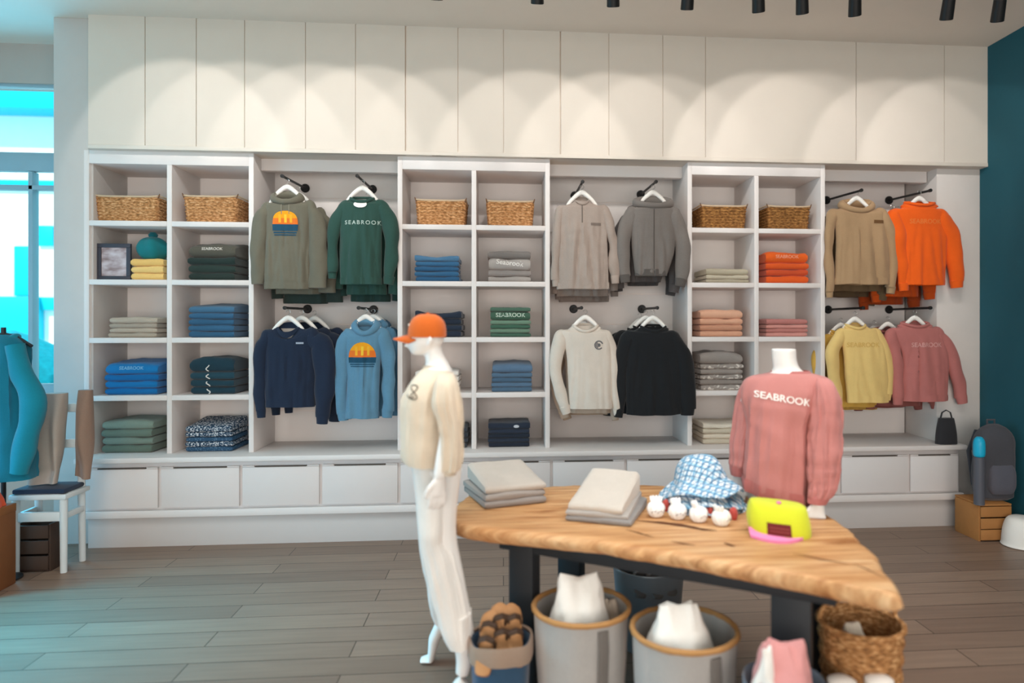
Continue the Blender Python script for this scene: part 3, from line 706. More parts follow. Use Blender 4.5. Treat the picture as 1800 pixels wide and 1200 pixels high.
behind(t, 2, 'navy blue pullover', 'navy quarter zip pullover', [.06, .12], mats=[fabric('#1c2536', .1), fabric('#1f2b40', .1)])
lb = fabric('#5f8ba6', .12)
t, b, L = garment('hoodie', 'light blue hoodie with an orange sunset print hanging below the green sweatshirt', 'hoodie', G, (643, 572), (603, 579, 677, 577), [(625, 609, 670), (680, 609, 667), (734, 608, 666)],
    [(607, 585, 11), (600, 620, 11), (600, 680, 10.5), (603, 727, 10)], [(673, 584, 12), (681, 620, 12), (683, 680, 11), (681, 722, 10)], lb, style='hood', seed=4, fold=.014, nw=18, nd=15)
sunset(b, L, 615, 663, 601, 627, 644)
finish(t, (640, 554), (657, 544), (642, 541), 'light blue sunset hoodie')
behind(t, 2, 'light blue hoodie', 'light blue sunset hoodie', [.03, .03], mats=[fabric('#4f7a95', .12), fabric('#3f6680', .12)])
# --- middle bay
bg_ = fabric('#a8998f', .12)
t, b, L = garment('pullover', 'light beige grey quarter zip pullover with stand collar in the middle bay', 'pullover', G, (1023, 352), (980, 363, 1067, 362), [(400, 982, 1066), (450, 981, 1068), (507, 979, 1070)],
    [(984, 368, 10), (978, 405, 8), (977, 455, 7), (977, 492, 7)], [(1063, 368, 11), (1074, 405, 9), (1079, 455, 9), (1081, 487, 8)], bg_, style='stand', seed=5, fold=.013, nw=13, nd=9)
zipline(b, L, 1022, 362, 393, fabric('#6b6059')); chest_mark(b, L, 1037, 1055, 393, 398, fabric('#7d7068'))
finish(t, (1024, 336), (1010, 344), (1027, 320), 'beige grey quarter zip pullover')
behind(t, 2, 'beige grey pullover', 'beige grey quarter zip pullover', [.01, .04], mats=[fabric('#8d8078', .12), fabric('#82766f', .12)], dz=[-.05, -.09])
gz = fabric('#7a736e', .12)
t, b, L = garment('hoodie', 'mid grey zip hoodie with curved hem at the upper right of middle bay', 'hoodie', G, (1148, 358), (1104, 366, 1188, 366), [(400, 1109, 1187), (440, 1111, 1185), (484, 1117, 1172)],
    [(1108, 372, 12), (1098, 410, 13), (1096, 455, 12), (1098, 485, 10)], [(1185, 372, 13), (1197, 410, 14), (1201, 460, 13), (1197, 492, 11)], gz, style='hood', seed=6, fold=.010, nw=28, nd=6, rib=fabric('#5f5955', .1, True))
zipline(b, L, 1147, 369, 480, fabric('#57514d'))
finish(t, (1148, 336), (1126, 342), (1153, 320), 'mid grey zip hoodie')
behind(t, 2, 'dark grey hoodie', 'mid grey zip hoodie', [-.02, -.01], mats=[fabric('#55504f', .12), fabric('#4a4747', .12)], dz=[-.04, -.06])
cr = fabric('#dcd2c6', .05)
t, b, L = garment('sweatshirt', 'cream crew sweatshirt with small round grey emblem in the middle bay', 'sweatshirt', G, (1029, 572), (981, 580, 1072, 580), [(620, 995, 1074), (670, 998, 1075), (717, 1001, 1076)],
    [(985, 587, 13), (978, 620, 12), (977, 655, 11), (985, 690, 10), (993, 716, 9.5)], [(1068, 587, 11), (1077, 625, 9), (1080, 680, 8), (1084, 718, 7.5)], cr, style='crew', seed=7, fold=.008, nw=22, nd=10)
x0, z0 = L(1051, 606)
for r0, r1, a0, a1 in ((.026, .036, .3, 5.6), (.0, .014, 0, 6.28), (.016, .024, 2, 4.4)):
    tr_ = bvh(b); V = []; 
    for k in range(17):
        a = a0 + (a1 - a0) * k / 16; V += [(x0 + r0 * math.cos(a), z0 + r0 * math.sin(a)), (x0 + r1 * math.cos(a), z0 + r1 * math.sin(a))]
    MB().add(stick(b, V, tree=tr_), [(2 * k, 2 * k + 1, 2 * k + 3, 2 * k + 2) for k in range(16)]).build('emblem', fabric('#6f6e70'), b)
finish(t, (1027, 555), (1008, 543), (1025, 541), 'cream sweatshirt with round emblem')
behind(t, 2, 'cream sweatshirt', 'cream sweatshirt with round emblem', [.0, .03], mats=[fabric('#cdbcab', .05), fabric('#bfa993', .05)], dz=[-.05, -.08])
bk = fabric('#1b1d20', .06)
t, b, L = garment('sweatshirt', 'plain black crew sweatshirt hanging at the lower right of the middle bay', 'sweatshirt', G, (1148, 574), (1097, 582, 1190, 582), [(620, 1098, 1196), (670, 1098, 1200), (728, 1102, 1196)],
    [(1102, 590, 14), (1093, 630, 12), (1092, 680, 11), (1088, 722, 9)], [(1185, 590, 15), (1200, 630, 17), (1207, 675, 17), (1208, 718, 14)], bk, style='crew', seed=8, fold=.008, nw=22, nd=8)
chest_mark(b, L, 1142, 1155, 580, 582, fabric('#8b8b8b'), 'neck_label')
finish(t, (1148, 556), (1128, 543), (1152, 541), 'plain black sweatshirt')
behind(t, 2, 'black sweatshirt', 'plain black sweatshirt', [-.03, -.05], dz=[0, -.02])
# --- right bay
tn = fabric('#a98a68', .1)
t, b, L = garment('hoodie', 'tan hoodie with a dark chest patch at the upper left of right bay', 'hoodie', G, (1506, 361), (1459, 368, 1556, 368), [(400, 1468, 1560), (450, 1468, 1563), (499, 1466, 1564)],
    [(1463, 374, 11), (1458, 410, 9), (1457, 460, 8), (1458, 512, 7)], [(1552, 374, 13), (1565, 415, 12), (1570, 460, 10), (1566, 505, 9)], tn, style='hood', seed=9, fold=.012, nw=24, nd=12)
chest_mark(b, L, 1530, 1548, 388, 394, fabric('#6b4a2a'), 'chest_patch')
finish(t, (1507, 346), (1452, 352), (1480, 338), 'tan hoodie with chest patch')
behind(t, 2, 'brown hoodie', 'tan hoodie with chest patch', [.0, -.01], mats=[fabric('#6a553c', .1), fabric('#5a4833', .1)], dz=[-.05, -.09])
og_ = fabric('#ec5f14', .06)
t, b, L = garment('sweatshirt', 'bright orange crew sweatshirt hanging at the far right of right bay', 'sweatshirt', G, (1616, 357), (1566, 369, 1660, 368), [(400, 1578, 1664), (450, 1584, 1662), (500, 1588, 1660)],
    [(1571, 376, 14), (1578, 420, 15), (1585, 460, 13), (1588, 500, 10)], [(1656, 376, 16), (1671, 415, 17), (1677, 455, 16), (1681, 495, 13)], og_, style='crew', seed=10, fold=.010, nw=26, nd=5)
x0, z0 = L(1620, 391); print_text(b, 'SEABROOK', .052, x0, z0, fabric('#f07f3c'))
finish(t, (1618, 346), (1562, 352), (1610, 338), 'bright orange sweatshirt')
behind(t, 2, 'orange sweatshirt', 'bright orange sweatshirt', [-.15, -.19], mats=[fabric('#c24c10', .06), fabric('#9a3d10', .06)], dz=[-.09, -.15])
yl = fabric('#e9c77f', .05)
t, b, L = garment('sweatshirt', 'pale yellow crew sweatshirt hanging below the tan hoodie', 'sweatshirt', G, (1503, 571), (1472, 578, 1543, 578), [(620, 1483, 1558), (665, 1486, 1561), (706, 1490, 1561)],
    [(1476, 584, 12), (1465, 615, 13), (1464, 650, 12), (1470, 680, 10), (1472, 700, 9)], [(1540, 584, 13), (1556, 625, 12), (1561, 665, 10), (1559, 692, 9)], yl, style='crew', seed=11, fold=.008, nw=17, nd=6)
x0, z0 = L(1512, 606); print_text(b, 'SEABROOK', .052, x0, z0, fabric('#d9b163'))
finish(t, (1503, 558), (1455, 544), (1480, 541), 'pale yellow sweatshirt')
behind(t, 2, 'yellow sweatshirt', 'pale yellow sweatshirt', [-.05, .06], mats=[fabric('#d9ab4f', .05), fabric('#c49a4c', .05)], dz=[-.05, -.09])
pk = fabric('#b9716c', .08)
t, b, L = garment('sweatshirt', 'dusty rose sweatshirt hanging below the bright orange one', 'sweatshirt', G, (1608, 568), (1562, 577, 1655, 577), [(620, 1585, 1666), (665, 1586, 1666), (704, 1586, 1664)],
    [(1567, 584, 13), (1572, 620, 13), (1577, 660, 12), (1578, 700, 10)], [(1651, 584, 14), (1672, 625, 14), (1683, 665, 13), (1690, 698, 11)], pk, style='crew', seed=12, fold=.010, nw=24, nd=6)
x0, z0 = L(1622, 606); print_text(b, 'SEABROOK', .050, x0, z0, fabric('#d9a49e'))
finish(t, (1606, 556), (1562, 544), (1600, 541), 'dusty rose sweatshirt')
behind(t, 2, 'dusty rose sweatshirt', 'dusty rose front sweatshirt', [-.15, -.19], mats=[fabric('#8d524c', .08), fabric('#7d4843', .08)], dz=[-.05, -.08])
# ---------------------------------------------------------------- mannequins
def fuse(o, voxel=.006, it=4, fac=.5):
    m = o.modifiers.new('r', 'REMESH'); m.mode = 'VOXEL'; m.voxel_size = voxel; m.use_smooth_shade = True
    s = o.modifiers.new('s', 'SMOOTH'); s.iterations = it; s.factor = fac
    dg = bpy.context.evaluated_depsgraph_get(); me = bpy.data.meshes.new_from_object(o.evaluated_get(dg))
    o.modifiers.clear(); old = o.data; o.data = me; bpy.data.meshes.remove(old)
    for p in me.polygons: p.use_smooth = True
    if not me.materials: me.materials.append(MANNE)
    return o
def sil(rows, Y, n=30, seg=48, rot=0, p=2.2, fold=0, seed=0, f0=0, fz=1.6, fx=12):
    """rings from photo silhouette rows (y, xleft, xright, half_depth[, dY]) standing at distance Y"""
    v = []
    for y, a, b, hd, *e in rows:
        d = e[0] if e else 0; A = at(a, y, Y + d); B = at(b, y, Y + d); ext = (B.x - A.x) / 2
        hw = ext if not rot else math.sqrt(max(ext * ext * .1, ext * ext - (hd * math.sin(rot)) ** 2)) / math.cos(rot)
        v.append(((A.x + B.x) / 2, Y + d, A.z, hw, hd))
    rings = []
    for k, (cx, cy, cz, hw, hd) in enumerate(smooth(v, n)):
        ring = ell(cx, cy, cz, max(hw, .002), max(hd, .002), seg, p, rot); f = min(1, max(0, (k / n - f0) * 4))
        if fold:
            for q in ring:
                dv = Vector((q.x - cx, q.y - cy, 0)); dv.normalize()
                q += dv * fold * f * (.9 * ridge(dv.x * 2.6 + seed, dv.y * 2.6, q.z * fz) + .5 * ridge(dv.x * 6, dv.y * 6 + seed, q.z * fz * 2) + .45 * ridge(q.x * 6 + q.z * 3, q.y * 6, q.z * fx + seed))
        rings.append(ring)
    return rings
def inner(rings, s=(.96, .9), dz=(.006, .12)):
    c = sum(rings[-1], Vector()) / len(rings[-1]); L = rings[-1]
    return rings + [[c + (p - c) * k + Vector((0, 0, z)) for p in L] for k, z in zip(s, dz)]
def hand(m, wrist, dirv, side, palm=.045, flen=.075, curl=.25, w=.036, thumb=1):
    """palm, four fingers and thumb from the wrist along dirv; side = across the palm (towards the thumb)"""
    d = Vector(dirv).normalized(); s = Vector(side); s = (s - d * s.dot(d)).normalized(); n_ = d.cross(s)
    W = Vector(wrist)
    def ring(t, hw, hd): return [W + d * t + s * (hw * math.cos(2 * PI * k / 16)) + n_ * (hd * math.sin(2 * PI * k / 16)) for k in range(16)]
    m.loft([ring(-.03, .021, .017), ring(0, .022, .016), ring(.02, .028, .015), ring(.05, w, .013), ring(palm + .035, w * .98, .011)])
    for i, (o, l) in enumerate(((.027, .88), (.009, 1), (-.009, .95), (-.026, .74))):
        b = W + d * (palm + .02) + s * o; L_ = flen * l; p = [b]; dd = d.copy()
        for k, fr in enumerate((.45, .3, .25)):
            dd = (dd + n_ * curl * (.5 + .5 * k) + s * o * 1.2).normalized(); p.append(p[-1] + dd * (L_ * fr + (.015 if k == 0 else 0)))
        m.tube(p, [.0088, .0085, .0075, .0058], 10)
    b = W + d * .022 + s * (.022 * thumb)
    m.tube([b, b + d * .022 + s * (.018 * thumb), b + d * .048 + s * (.024 * thumb) + n_ * .008, b + d * .064 + s * (.022 * thumb) + n_ * .014], [.012, .0105, .009, .0065], 10)
# ---- standing mannequin in side view (faces left)
MY = 2.87
base = at(800, 1222, MY); base.z = 0
man = thing('mannequin', 'white standing mannequin facing left in cream sweatshirt and white trousers', 'mannequin', base)
m = MB()
m.loft(sil([(553, 742, 764, .02), (559, 730, 775, .05), (572, 722, 780, .066), (588, 718.5, 781, .071), (597, 718, 780, .071), (604, 718.5, 778, .069), (612, 721, 768, .060), (618, 722, 758, .046), (623, 727, 748, .022), (624, 733, 742, .006)], MY, 34, 40))
c = at(720, 603, MY); m.tube([c + Vector((.012, 0, .03)), c + Vector((-.003, 0, .008)), c + Vector((-.014, 0, -.010)), c + Vector((.01, 0, -.016))], [.006, .009, .011, .008], 10)       # nose
c = at(723, 614, MY); m.tube([c + Vector((.004, -.02, 0)), c + Vector((-.004, 0, .001)), c + Vector((.004, .02, 0))], [.005, .007, .005], 8)                                          # lips
c = at(757, 597, MY)
for sy in (-.070, .070): m.tube([c + Vector((0, sy, .022)), c + Vector((.008, sy * 1.06, .0)), c + Vector((0, sy, -.024))], [.006, .010, .006], 8)                                     # ears
m.loft(sil([(596, 748, 777, .05), (612, 746, 776, .05), (626, 747, 781, .05), (640, 748, 789, .062), (655, 740, 796, .11), (680, 726, 797, .155), (740, 720, 794, .14), (790, 722, 792, .14), (830, 728, 794, .16)], MY, 30, 40))
LA = MY - .205
sh_ = [at(x, y, LA + d) for x, y, d in ((783, 668, .03), (788, 720, 0), (788, 762, -.02), (779, 805, -.03), (773, 838, -.035))]
m.tube(smooth([tuple(q) for q in sh_], 16), [.042 - .0185 * k / 15 for k in range(16)], 14)
hand(m, sh_[-1], (-.09, 0, -1), (-1, -.5, 0), palm=.036, flen=.062, curl=.14, w=.030)
RA = MY + .195
fa = [at(x, y, RA) for x, y in ((775, 672), (778, 730), (770, 800), (768, 840))]
m.tube(smooth([tuple(q) for q in fa], 12), [.04 - .018 * k / 11 for k in range(12)], 14); hand(m, fa[-1], (-.09, 0, -1), (-1, .5, 0), palm=.036, flen=.062, curl=.14, w=.030)
# legs and feet
n1 = [at(x, y, MY - .09) for x, y in ((775, 820), (770, 930), (790, 1020), (812, 1110), (817, 1150), (812, 1185))]
m.tube(smooth([tuple(q) for q in n1], 26), smooth([(.085,), (.068,), (.052,), (.046,), (.034,), (.027,)], 26) and [max(.026, .085 - .06 * k / 25) for k in range(26)], 16)
a0 = at(811, 1192, MY - .09); toe = Vector((a0.x - .10, MY - .10, .012))
m.tube([a0 + Vector((.012, 0, -.005)), a0 + Vector((.0, 0, -.02)), (a0 + toe) / 2 + Vector((0, 0, .008)), toe + Vector((.02, 0, .008)), toe + Vector((-.045, 0, .004))], [(.024, .024), (.03, .03), (.026, .036), (.018, .042), (.010, .028)], 16)
f1 = [at(x, y, MY + dy) for x, y, dy in ((765, 820, .09), (762, 930, .14), (772, 1030, .26), (780, 1075, .36), (776, 1092, .40))]
m.tube(smooth([tuple(q) for q in f1], 24), [max(.027, .08 - .055 * k / 23) for k in range(24)], 16)
a1 = at(776, 1094, MY + .40); t1 = at(750, 1128, MY + .44); t1.z = .016
m.tube([a1 + Vector((.008, 0, .02)), a1, (a1 + t1) / 2 + Vector((0, 0, .012)), t1 + Vector((.02, 0, .006)), t1 + Vector((-.03, 0, 0))], [(.027, .027), (.028, .03), (.026, .034), (.018, .040), (.010, .026)], 16)
body = m.build('body', MANNE, man, origin=base); fuse(body, .0055, 3)
TRO = fabric('#e3ddd6', .04)
tr_rows = [(796, 722, 796, .135, -.02), (830, 727, 797, .14, -.03), (867, 732, 794, .125, -.06), (902, 736, 788, .11, -.08), (930, 738, 785, .105, -.09), (948, 740, 786, .10, -.09), (969, 743, 799, .10, -.09), (990, 747, 804, .10, -.09), (1018, 752, 813, .10, -.09), (1043, 757, 818, .10, -.09), (1067, 763, 822, .10, -.09), (1095, 772, 825, .10, -.09), (1112, 780, 827, .10, -.09), (1126, 789, 829, .10, -.09)]
trm = MB(); trm.loft(inner(sil(tr_rows, MY, 70, 90, p=2.3, fold=.008, seed=4, f0=.1, fz=1.2, fx=5)))
trm.loft(inner(sil([(800, 722, 776, .12, .06), (867, 731, 778, .12, .09), (955, 739, 780, .105, .13), (1025, 751, 790, .10, .2), (1066, 757, 797, .10, .28), (1086, 764, 801, .10, .33)], MY, 44, 40, fold=.008, seed=9, f0=.1, fz=1.2, fx=5)))
tag(trm.build('trousers', TRO, man, origin=base), 'wide white trousers')
CRM = fabric('#d8c6b0', .06)
rg = sil([(646, 744, 789, .075), (653, 737, 795, .12), (664, 728, 799, .165), (677, 720, 801, .185), (692, 714, 802, .195), (717, 710, 803, .20), (755, 709.5, 803, .20), (780, 711, 801, .20), (795, 711, 798, .20), (804, 713, 797, .20)], MY, 60, 110, p=2.3, fold=.013, seed=2, f0=.2, fx=9)
for ring in rg[-16:]:
    for q in ring: q.z -= .012 * max(0, (q.x - ring[55].x) / .2)
swt = tag(MB().loft(inner(rg), False).build('sweatshirt', CRM, man, origin=base), 'cream cropped sweatshirt with dark embroidered figure')
sr = [(658, 770, 798, .05, .02), (672, 766, 804, .065, 0), (692, 764, 807, .07, -.01), (717, 764, 810, .07, -.015), (740, 772, 812, .066, -.02), (770, 778, 813, .062, -.02), (800, 777, 812, .058, -.02), (820, 777, 808, .052, -.02), (826, 778, 804, .05, -.02)]
sv = MB().loft(inner(sil(sr, LA, 56, 64, fold=.012, seed=7, f0=.05, fz=1.5), (.93, .85), (.004, .08))).build('sleeve', CRM, swt, origin=base)
MB().loft(sil([(822, 777.5, 805, .051, -.02), (827, 778.5, 803, .048, -.02), (833, 779, 802, .046, -.02)], LA, 6, 30), False, False).build('cuff', fabric('#d2bfa8', .05, True), sv if False else swt, origin=base)
MB().loft(inner(sil([(660, 765, 792, .05), (690, 764, 798, .065), (740, 766, 798, .06), (800, 766, 795, .055), (828, 768, 792, .05)], RA, 20, 24), (.93, .85), (.004, .08))).build('sleeve', CRM, swt, origin=base)
col = sil([(641, 746, 788, .068), (646, 743, 790, .075), (650, 740, 793, .09)], MY, 8, 40)
MB().loft(col + [[(p * .985 + Vector((.985 * 0, 0, 0))) + (sum(col[-1], Vector()) / 40 - p) * 0 for p in col[-1]]], False, False).build('collar', fabric('#d2bfa8', .05, True), swt, origin=base)
# embroidered figure on the chest
tree = bvh(swt); cc = at(737, 682, MY) - base; V = []
for k in range(41):
    a = 2 * PI * k / 40; px_, pz_ = .011 * math.sin(2 * a), .026 * math.cos(a)
    h = tree.ray_cast(Vector((cc.x + px_ * 1.3, -1.5, cc.z + pz_)), Vector((0, 1, 0)))
    V.append((h[0] if h[0] is not None else Vector((cc.x, -.15, cc.z + pz_))) + Vector((0, -.002, 0)))
e_ = MB().tube(V[:-1], .0025, 6, closed=True)
V2 = []
for k in range(9):
    a = -.6 + 1.9 * k / 8; h = tree.ray_cast(Vector((cc.x - .028 + .03 * k / 8, -1.5, cc.z - .012 - .012 * math.sin(PI * k / 8))), Vector((0, 1, 0)))
    V2.append((h[0] if h[0] is not None else Vector((cc.x, -.15, cc.z))) + Vector((0, -.002, 0)))
e_.tube(V2, .0025, 6); e_.build('embroidery', fabric('#5d5348'), swt)
# orange cap on the mannequin's head
cb = at(752, 592, MY)
cap = thing('baseball_cap', 'rust orange baseball cap worn by the standing mannequin', 'cap', cb)
cp = sil([(551.5, 744, 760, .012), (553, 736, 767, .035), (558, 727, 775, .057), (566, 721.5, 781, .070), (577, 718, 784, .077), (588, 717, 784.5, .079), (592.5, 717, 784, .079)], MY, 26, 48)
CAPM = fabric('#c9601f', .08)
cro = MB().loft(cp, True, False).build('crown', CAPM, cap, origin=cb)
o_ = cb; V = []; F = []
for i in range(13):
    t = i / 12
    for j in range(17):
        u = -1 + 2 * j / 16; edge = 1 - .55 * abs(u) ** 2.2
        q0 = at(722, 588.5, MY); y = u * .070 * (1 - .25 * t * abs(u)); x = -.072 * t * edge + .030 * abs(u) ** 2; z = -.018 * t - .022 * u * u * (1 - .2 * t) + .004
        V.append(q0 - cb + Vector((x, y, z)))
for i in range(12):
    for j in range(16): k = i * 17 + j; F.append((k, k + 1, k + 18, k + 17))
n0 = len(V); V2 = [v_ + Vector((0, 0, -.004)) for v_ in V]
F2 = [tuple(reversed([i + n0 for i in f])) for f in F]
bd = [j for j in range(17)] + [i * 17 + 16 for i in range(1, 13)] + [12 * 17 + j for j in range(15, -1, -1)] + [i * 17 for i in range(11, 0, -1)]
F3 = [(bd[i], bd[(i + 1) % len(bd)], bd[(i + 1) % len(bd)] + n0, bd[i] + n0) for i in range(len(bd))]
MB().add(V + V2, F + F2 + F3).build('visor', fabric('#bf5a1e', .08), cap)
MB().lathe([(.001, .007), (.006, .006), (.008, .001), (.001, -.001)], 14).build('top_button', CAPM, cap, loc=at(752, 552, MY) - cb)
q = at(725, 571, MY) - cb
MB().tube([q + Vector((-.002, -.030, -.003)), q + Vector((-.012, -.012, 0)), q + Vector((-.014, .006, .001))], [.004, .005, .004], 8).build('front_patch', fabric('#ead9c6'), cap)

# ---- torso form on the table (headless)
TZ = .78
PY = 3.08; pb = at(1372, 884, PY); pb.z = TZ
bust = thing('torso_mannequin', 'white headless torso form in pink lettered sweatshirt standing on the wooden table', 'mannequin', pb)
RT = R(-24)
m = MB()
m.loft(sil([(613, 1357.5, 1397.5, .052), (634, 1359, 1399, .053), (648, 1360, 1405, .058), (658, 1352, 1420, .075), (672, 1325, 1448, .09), (700, 1318, 1440, .11), (760, 1324, 1416, .10), (820, 1320, 1416, .11), (868, 1318, 1416, .12), (884, 1322, 1412, .11)], PY, 40, 44, rot=RT))
rsx = [at(x, y, PY - .14 + d) for x, y, d in ((1447, 682, .04), (1450, 760, 0), (1444, 830, -.03), (1438, 881, -.062))]
m.tube(smooth([tuple(q_) for q_ in rsx], 14), [.030 - .007 * k / 13 for k in range(14)], 14); hand(m, rsx[-1], (-.14, -.25, -1), (-1, .3, 0), palm=.038, flen=.042, curl=.3, w=.031)
lsx = [at(x, y, PY + .12 + d) for x, y, d in ((1313, 685, 0), (1304, 760, 0), (1297, 815, -.02), (1297, 838, -.03))]
m.tube(smooth([tuple(q_) for q_ in lsx], 14), [.028 - .005 * k / 13 for k in range(14)], 14); hand(m, lsx[-1], (-.02, -.1, -1), (1, -.5, 0), palm=.036, flen=.045, curl=.25, w=.030)
fuse(m.build('body', MANNE, bust, origin=pb), .0055, 3)
PNK = fabric('#be7b75', .05); PRIB = fabric('#bb6f6a', .05, True)
rg = sil([(655, 1357, 1421, .075), (658, 1345, 1432, .088), (664, 1324, 1446, .10), (676, 1314, 1452, .115), (696, 1312, 1446, .13), (738, 1317, 1428, .145), (787, 1315, 1422, .15), (828, 1311, 1422, .15), (850, 1308, 1421, .15), (862, 1309, 1420, .145)], PY, 64, 120, rot=RT, p=2.3, fold=.013, seed=5, f0=.2, fz=1.4, fx=9)
for k, ring in enumerate(rg):
    f = max(0, (k - 35) / 28); xm_ = sum(q_.x for q_ in ring) / 120
    for q_ in ring: q_.z -= f * (.022 * (q_.x - xm_) / .14 + .012 - .02 * (q_.y - PY) / .15)
ps = tag(MB().loft(inner(rg), False).build('sweatshirt', PNK, bust, origin=pb), 'pink crew sweatshirt with white SEABROOK lettering')
hb = [[q_ + Vector((0, 0, dz)) + (q_ - sum(rg[-1], Vector()) / 120) * s for q_ in rg[-1]] for dz, s in ((.055, .012), (.04, .018), (.01, .018), (-.004, .0))]
MB().loft(hb, False, False).build('hem_band', PRIB, ps, origin=pb)
def worn_sleeve(rows, Y, seed):
    r_ = sil(rows, Y, 56, 60, fold=.012, seed=seed, f0=.02, fz=2, fx=22)
    s_ = MB().loft(inner(r_, (.9, .8), (.004, .06))).build('sleeve', PNK, ps, origin=pb); return r_
worn_sleeve([(664, 1432, 1452, .04, .03), (676, 1426, 1461, .075, .02), (696, 1424, 1469, .085, .01), (730, 1424, 1474, .085, 0), (770, 1421, 1474, .082, -.01), (800, 1422, 1473, .078, -.03), (830, 1423, 1470, .072, -.04), (852, 1425, 1466, .066, -.05), (864, 1425, 1461, .058, -.06), (872, 1424, 1456, .052, -.06)], PY - .13, 3)
MB().loft(sil([(868, 1423, 1458, .053, -.06), (874, 1422, 1456, .052, -.065), (884, 1421, 1451, .044, -.07)], PY - .13, 8, 30), False, False).build('cuff', PRIB, ps, origin=pb)
worn_sleeve([(664, 1318, 1336, .04, -.02), (676, 1308, 1334, .07, 0), (698, 1300, 1330, .08, 0), (738, 1293, 1323, .075, 0), (775, 1287, 1318, .07, 0), (800, 1286, 1315, .066, -.01), (815, 1284, 1312, .06, -.02), (820, 1285, 1311, .056, -.02)], PY + .12, 8)
MB().loft(sil([(817, 1284, 1312, .056, -.02), (824, 1284, 1310, .054, -.02), (835, 1286, 1308, .044, -.025)], PY + .12, 8, 30), False, False).build('cuff', PRIB, ps, origin=pb)
nk = sil([(651, 1359, 1419, .066), (655, 1356, 1422, .074), (660, 1353, 1425, .08)], PY, 6, 44, rot=RT)
MB().loft(nk, False, False).build('collar', PRIB, ps, origin=pb)
a = at(1358, 696, PY) - pb
tm = print_text(ps, 'SEABROOK', .0425, a.x, a.z, fabric('#f3e6df', .03), rotx=R(-9), bold=.02, off=.004)

# ---------------------------------------------------------------- live-edge table
pp = [(790, 912), (805, 921), (850, 929), (925, 937), (1000, 945), (1075, 955), (1150, 966), (1225, 979), (1300, 992), (1375, 1006), (1450, 1020), (1520, 1034), (1580, 1047), (1570, 1015), (1530, 962), (1490, 925), (1452, 898), (1380, 878), (1300, 864), (1210, 855), (1130, 850), (1050, 851), (975, 853), (900, 857), (828, 862), (800, 888)]
poly = [(p.x, p.y) for p in (atz(x, y, TZ) for x, y in pp)]
cen = Vector((sum(p[0] for p in poly) / len(poly), sum(p[1] for p in poly) / len(poly), 0)); cen = Vector((.62, 2.85, 0))
poly = resample(poly, 300)
tb = thing('display_table', 'long live-edge wooden slab table with black steel frame in the foreground', 'table', (cen.x, cen.y, 0)); ot = tb.location.copy()
rings = []
for z, s in ((TZ - .06, -.035), (TZ - .052, -.012), (TZ - .035, .004), (TZ - .018, .002), (TZ - .006, -.008), (TZ, -.022)):
    ring = []
    for k, (x, y) in enumerate(poly):
        v_ = Vector((x - cen.x, y - cen.y, 0)); L_ = v_.length; j = .018 * noise.noise(Vector((x * 5, y * 5, z * 14))) + .012 * noise.noise(Vector((x * 17, y * 17, z * 40))) + .006 * noise.noise(Vector((x * 45, y * 45, z * 60)))
        q_ = cen + v_ * ((L_ + s + j) / L_); q_.z = z; ring.append(q_)
    rings.append(ring)
top = rings[-1]
for f in (.85, .6, .3): rings.append([Vector((cen.x + (q_.x - cen.x) * f, cen.y + (q_.y - cen.y) * f, TZ)) for q_ in top])
slab = MB().loft(rings).build('tabletop', slab_wood(), tb, origin=ot, sharp=60)
CR = plain('#5a3217', .7, var=.3, scale=30)
def crack(pts, wid, name='crack'):
    P = [atz(x, y, TZ + .0008) for x, y in pts]; V = []; n_ = len(P)
    for k, q_ in enumerate(P):
        w_ = wid * math.sin(PI * (k + .15) / (n_ - .7)); V += [q_ + Vector((0, w_, 0)), q_ - Vector((0, w_, 0))]
    MB().add(V, [(2 * k, 2 * k + 1, 2 * k + 3, 2 * k + 2) for k in range(n_ - 1)]).build(name, CR, tb, origin=ot)
crack([(1120, 915), (1160, 918), (1200, 923), (1235, 930), (1260, 932)], .024)
crack([(1100, 930), (1125, 937), (1150, 944)], .010)
crack([(1272, 954), (1282, 957), (1292, 959)], .020, 'knot')
crack([(1180, 951), (1200, 955), (1222, 958)], .010, 'knot')
crack([(1500, 990), (1530, 1003), (1560, 1018)], .014)
crack([(1395, 972), (1440, 982), (1490, 990)], .008)
# frame
ax = Vector((1.30, -.80, 0)).normalized(); cr_ = Vector((.523, .852, 0)); ang = math.atan2(ax.y, ax.x)
def bar(name, c0, along, across, z0, z1): MB().box(-along / 2, along / 2, -across / 2, across / 2, z0, z1, .003).build(name, STEEL, tb, loc=Vector((c0.x - ot.x, c0.y - ot.y, 0)), rot=(0, 0, ang))
L1 = at(922, 1000, 2.92); L1.z = 0; R1 = at(1392, 1080, 2.36); R1.z = 0
for q_, wd in ((L1, .115), (R1, .135)):
    bar('leg', q_, wd, .07, 0, .72); bar('leg', q_ + cr_ * .46, wd, .07, 0, .72)
    bar('foot_bar', q_ + cr_ * .23, .06, .40, 0, .03); bar('cross_bar', q_ + cr_ * .23, .06, .40, .66, .72)
mid = (L1 + R1) / 2; bar('apron', mid + ax * .02 - cr_ * .01, (R1 - L1).length + .26, .05, .655, .72); bar('apron', mid + cr_ * .46, (R1 - L1).length + .1, .05, .655, .72)

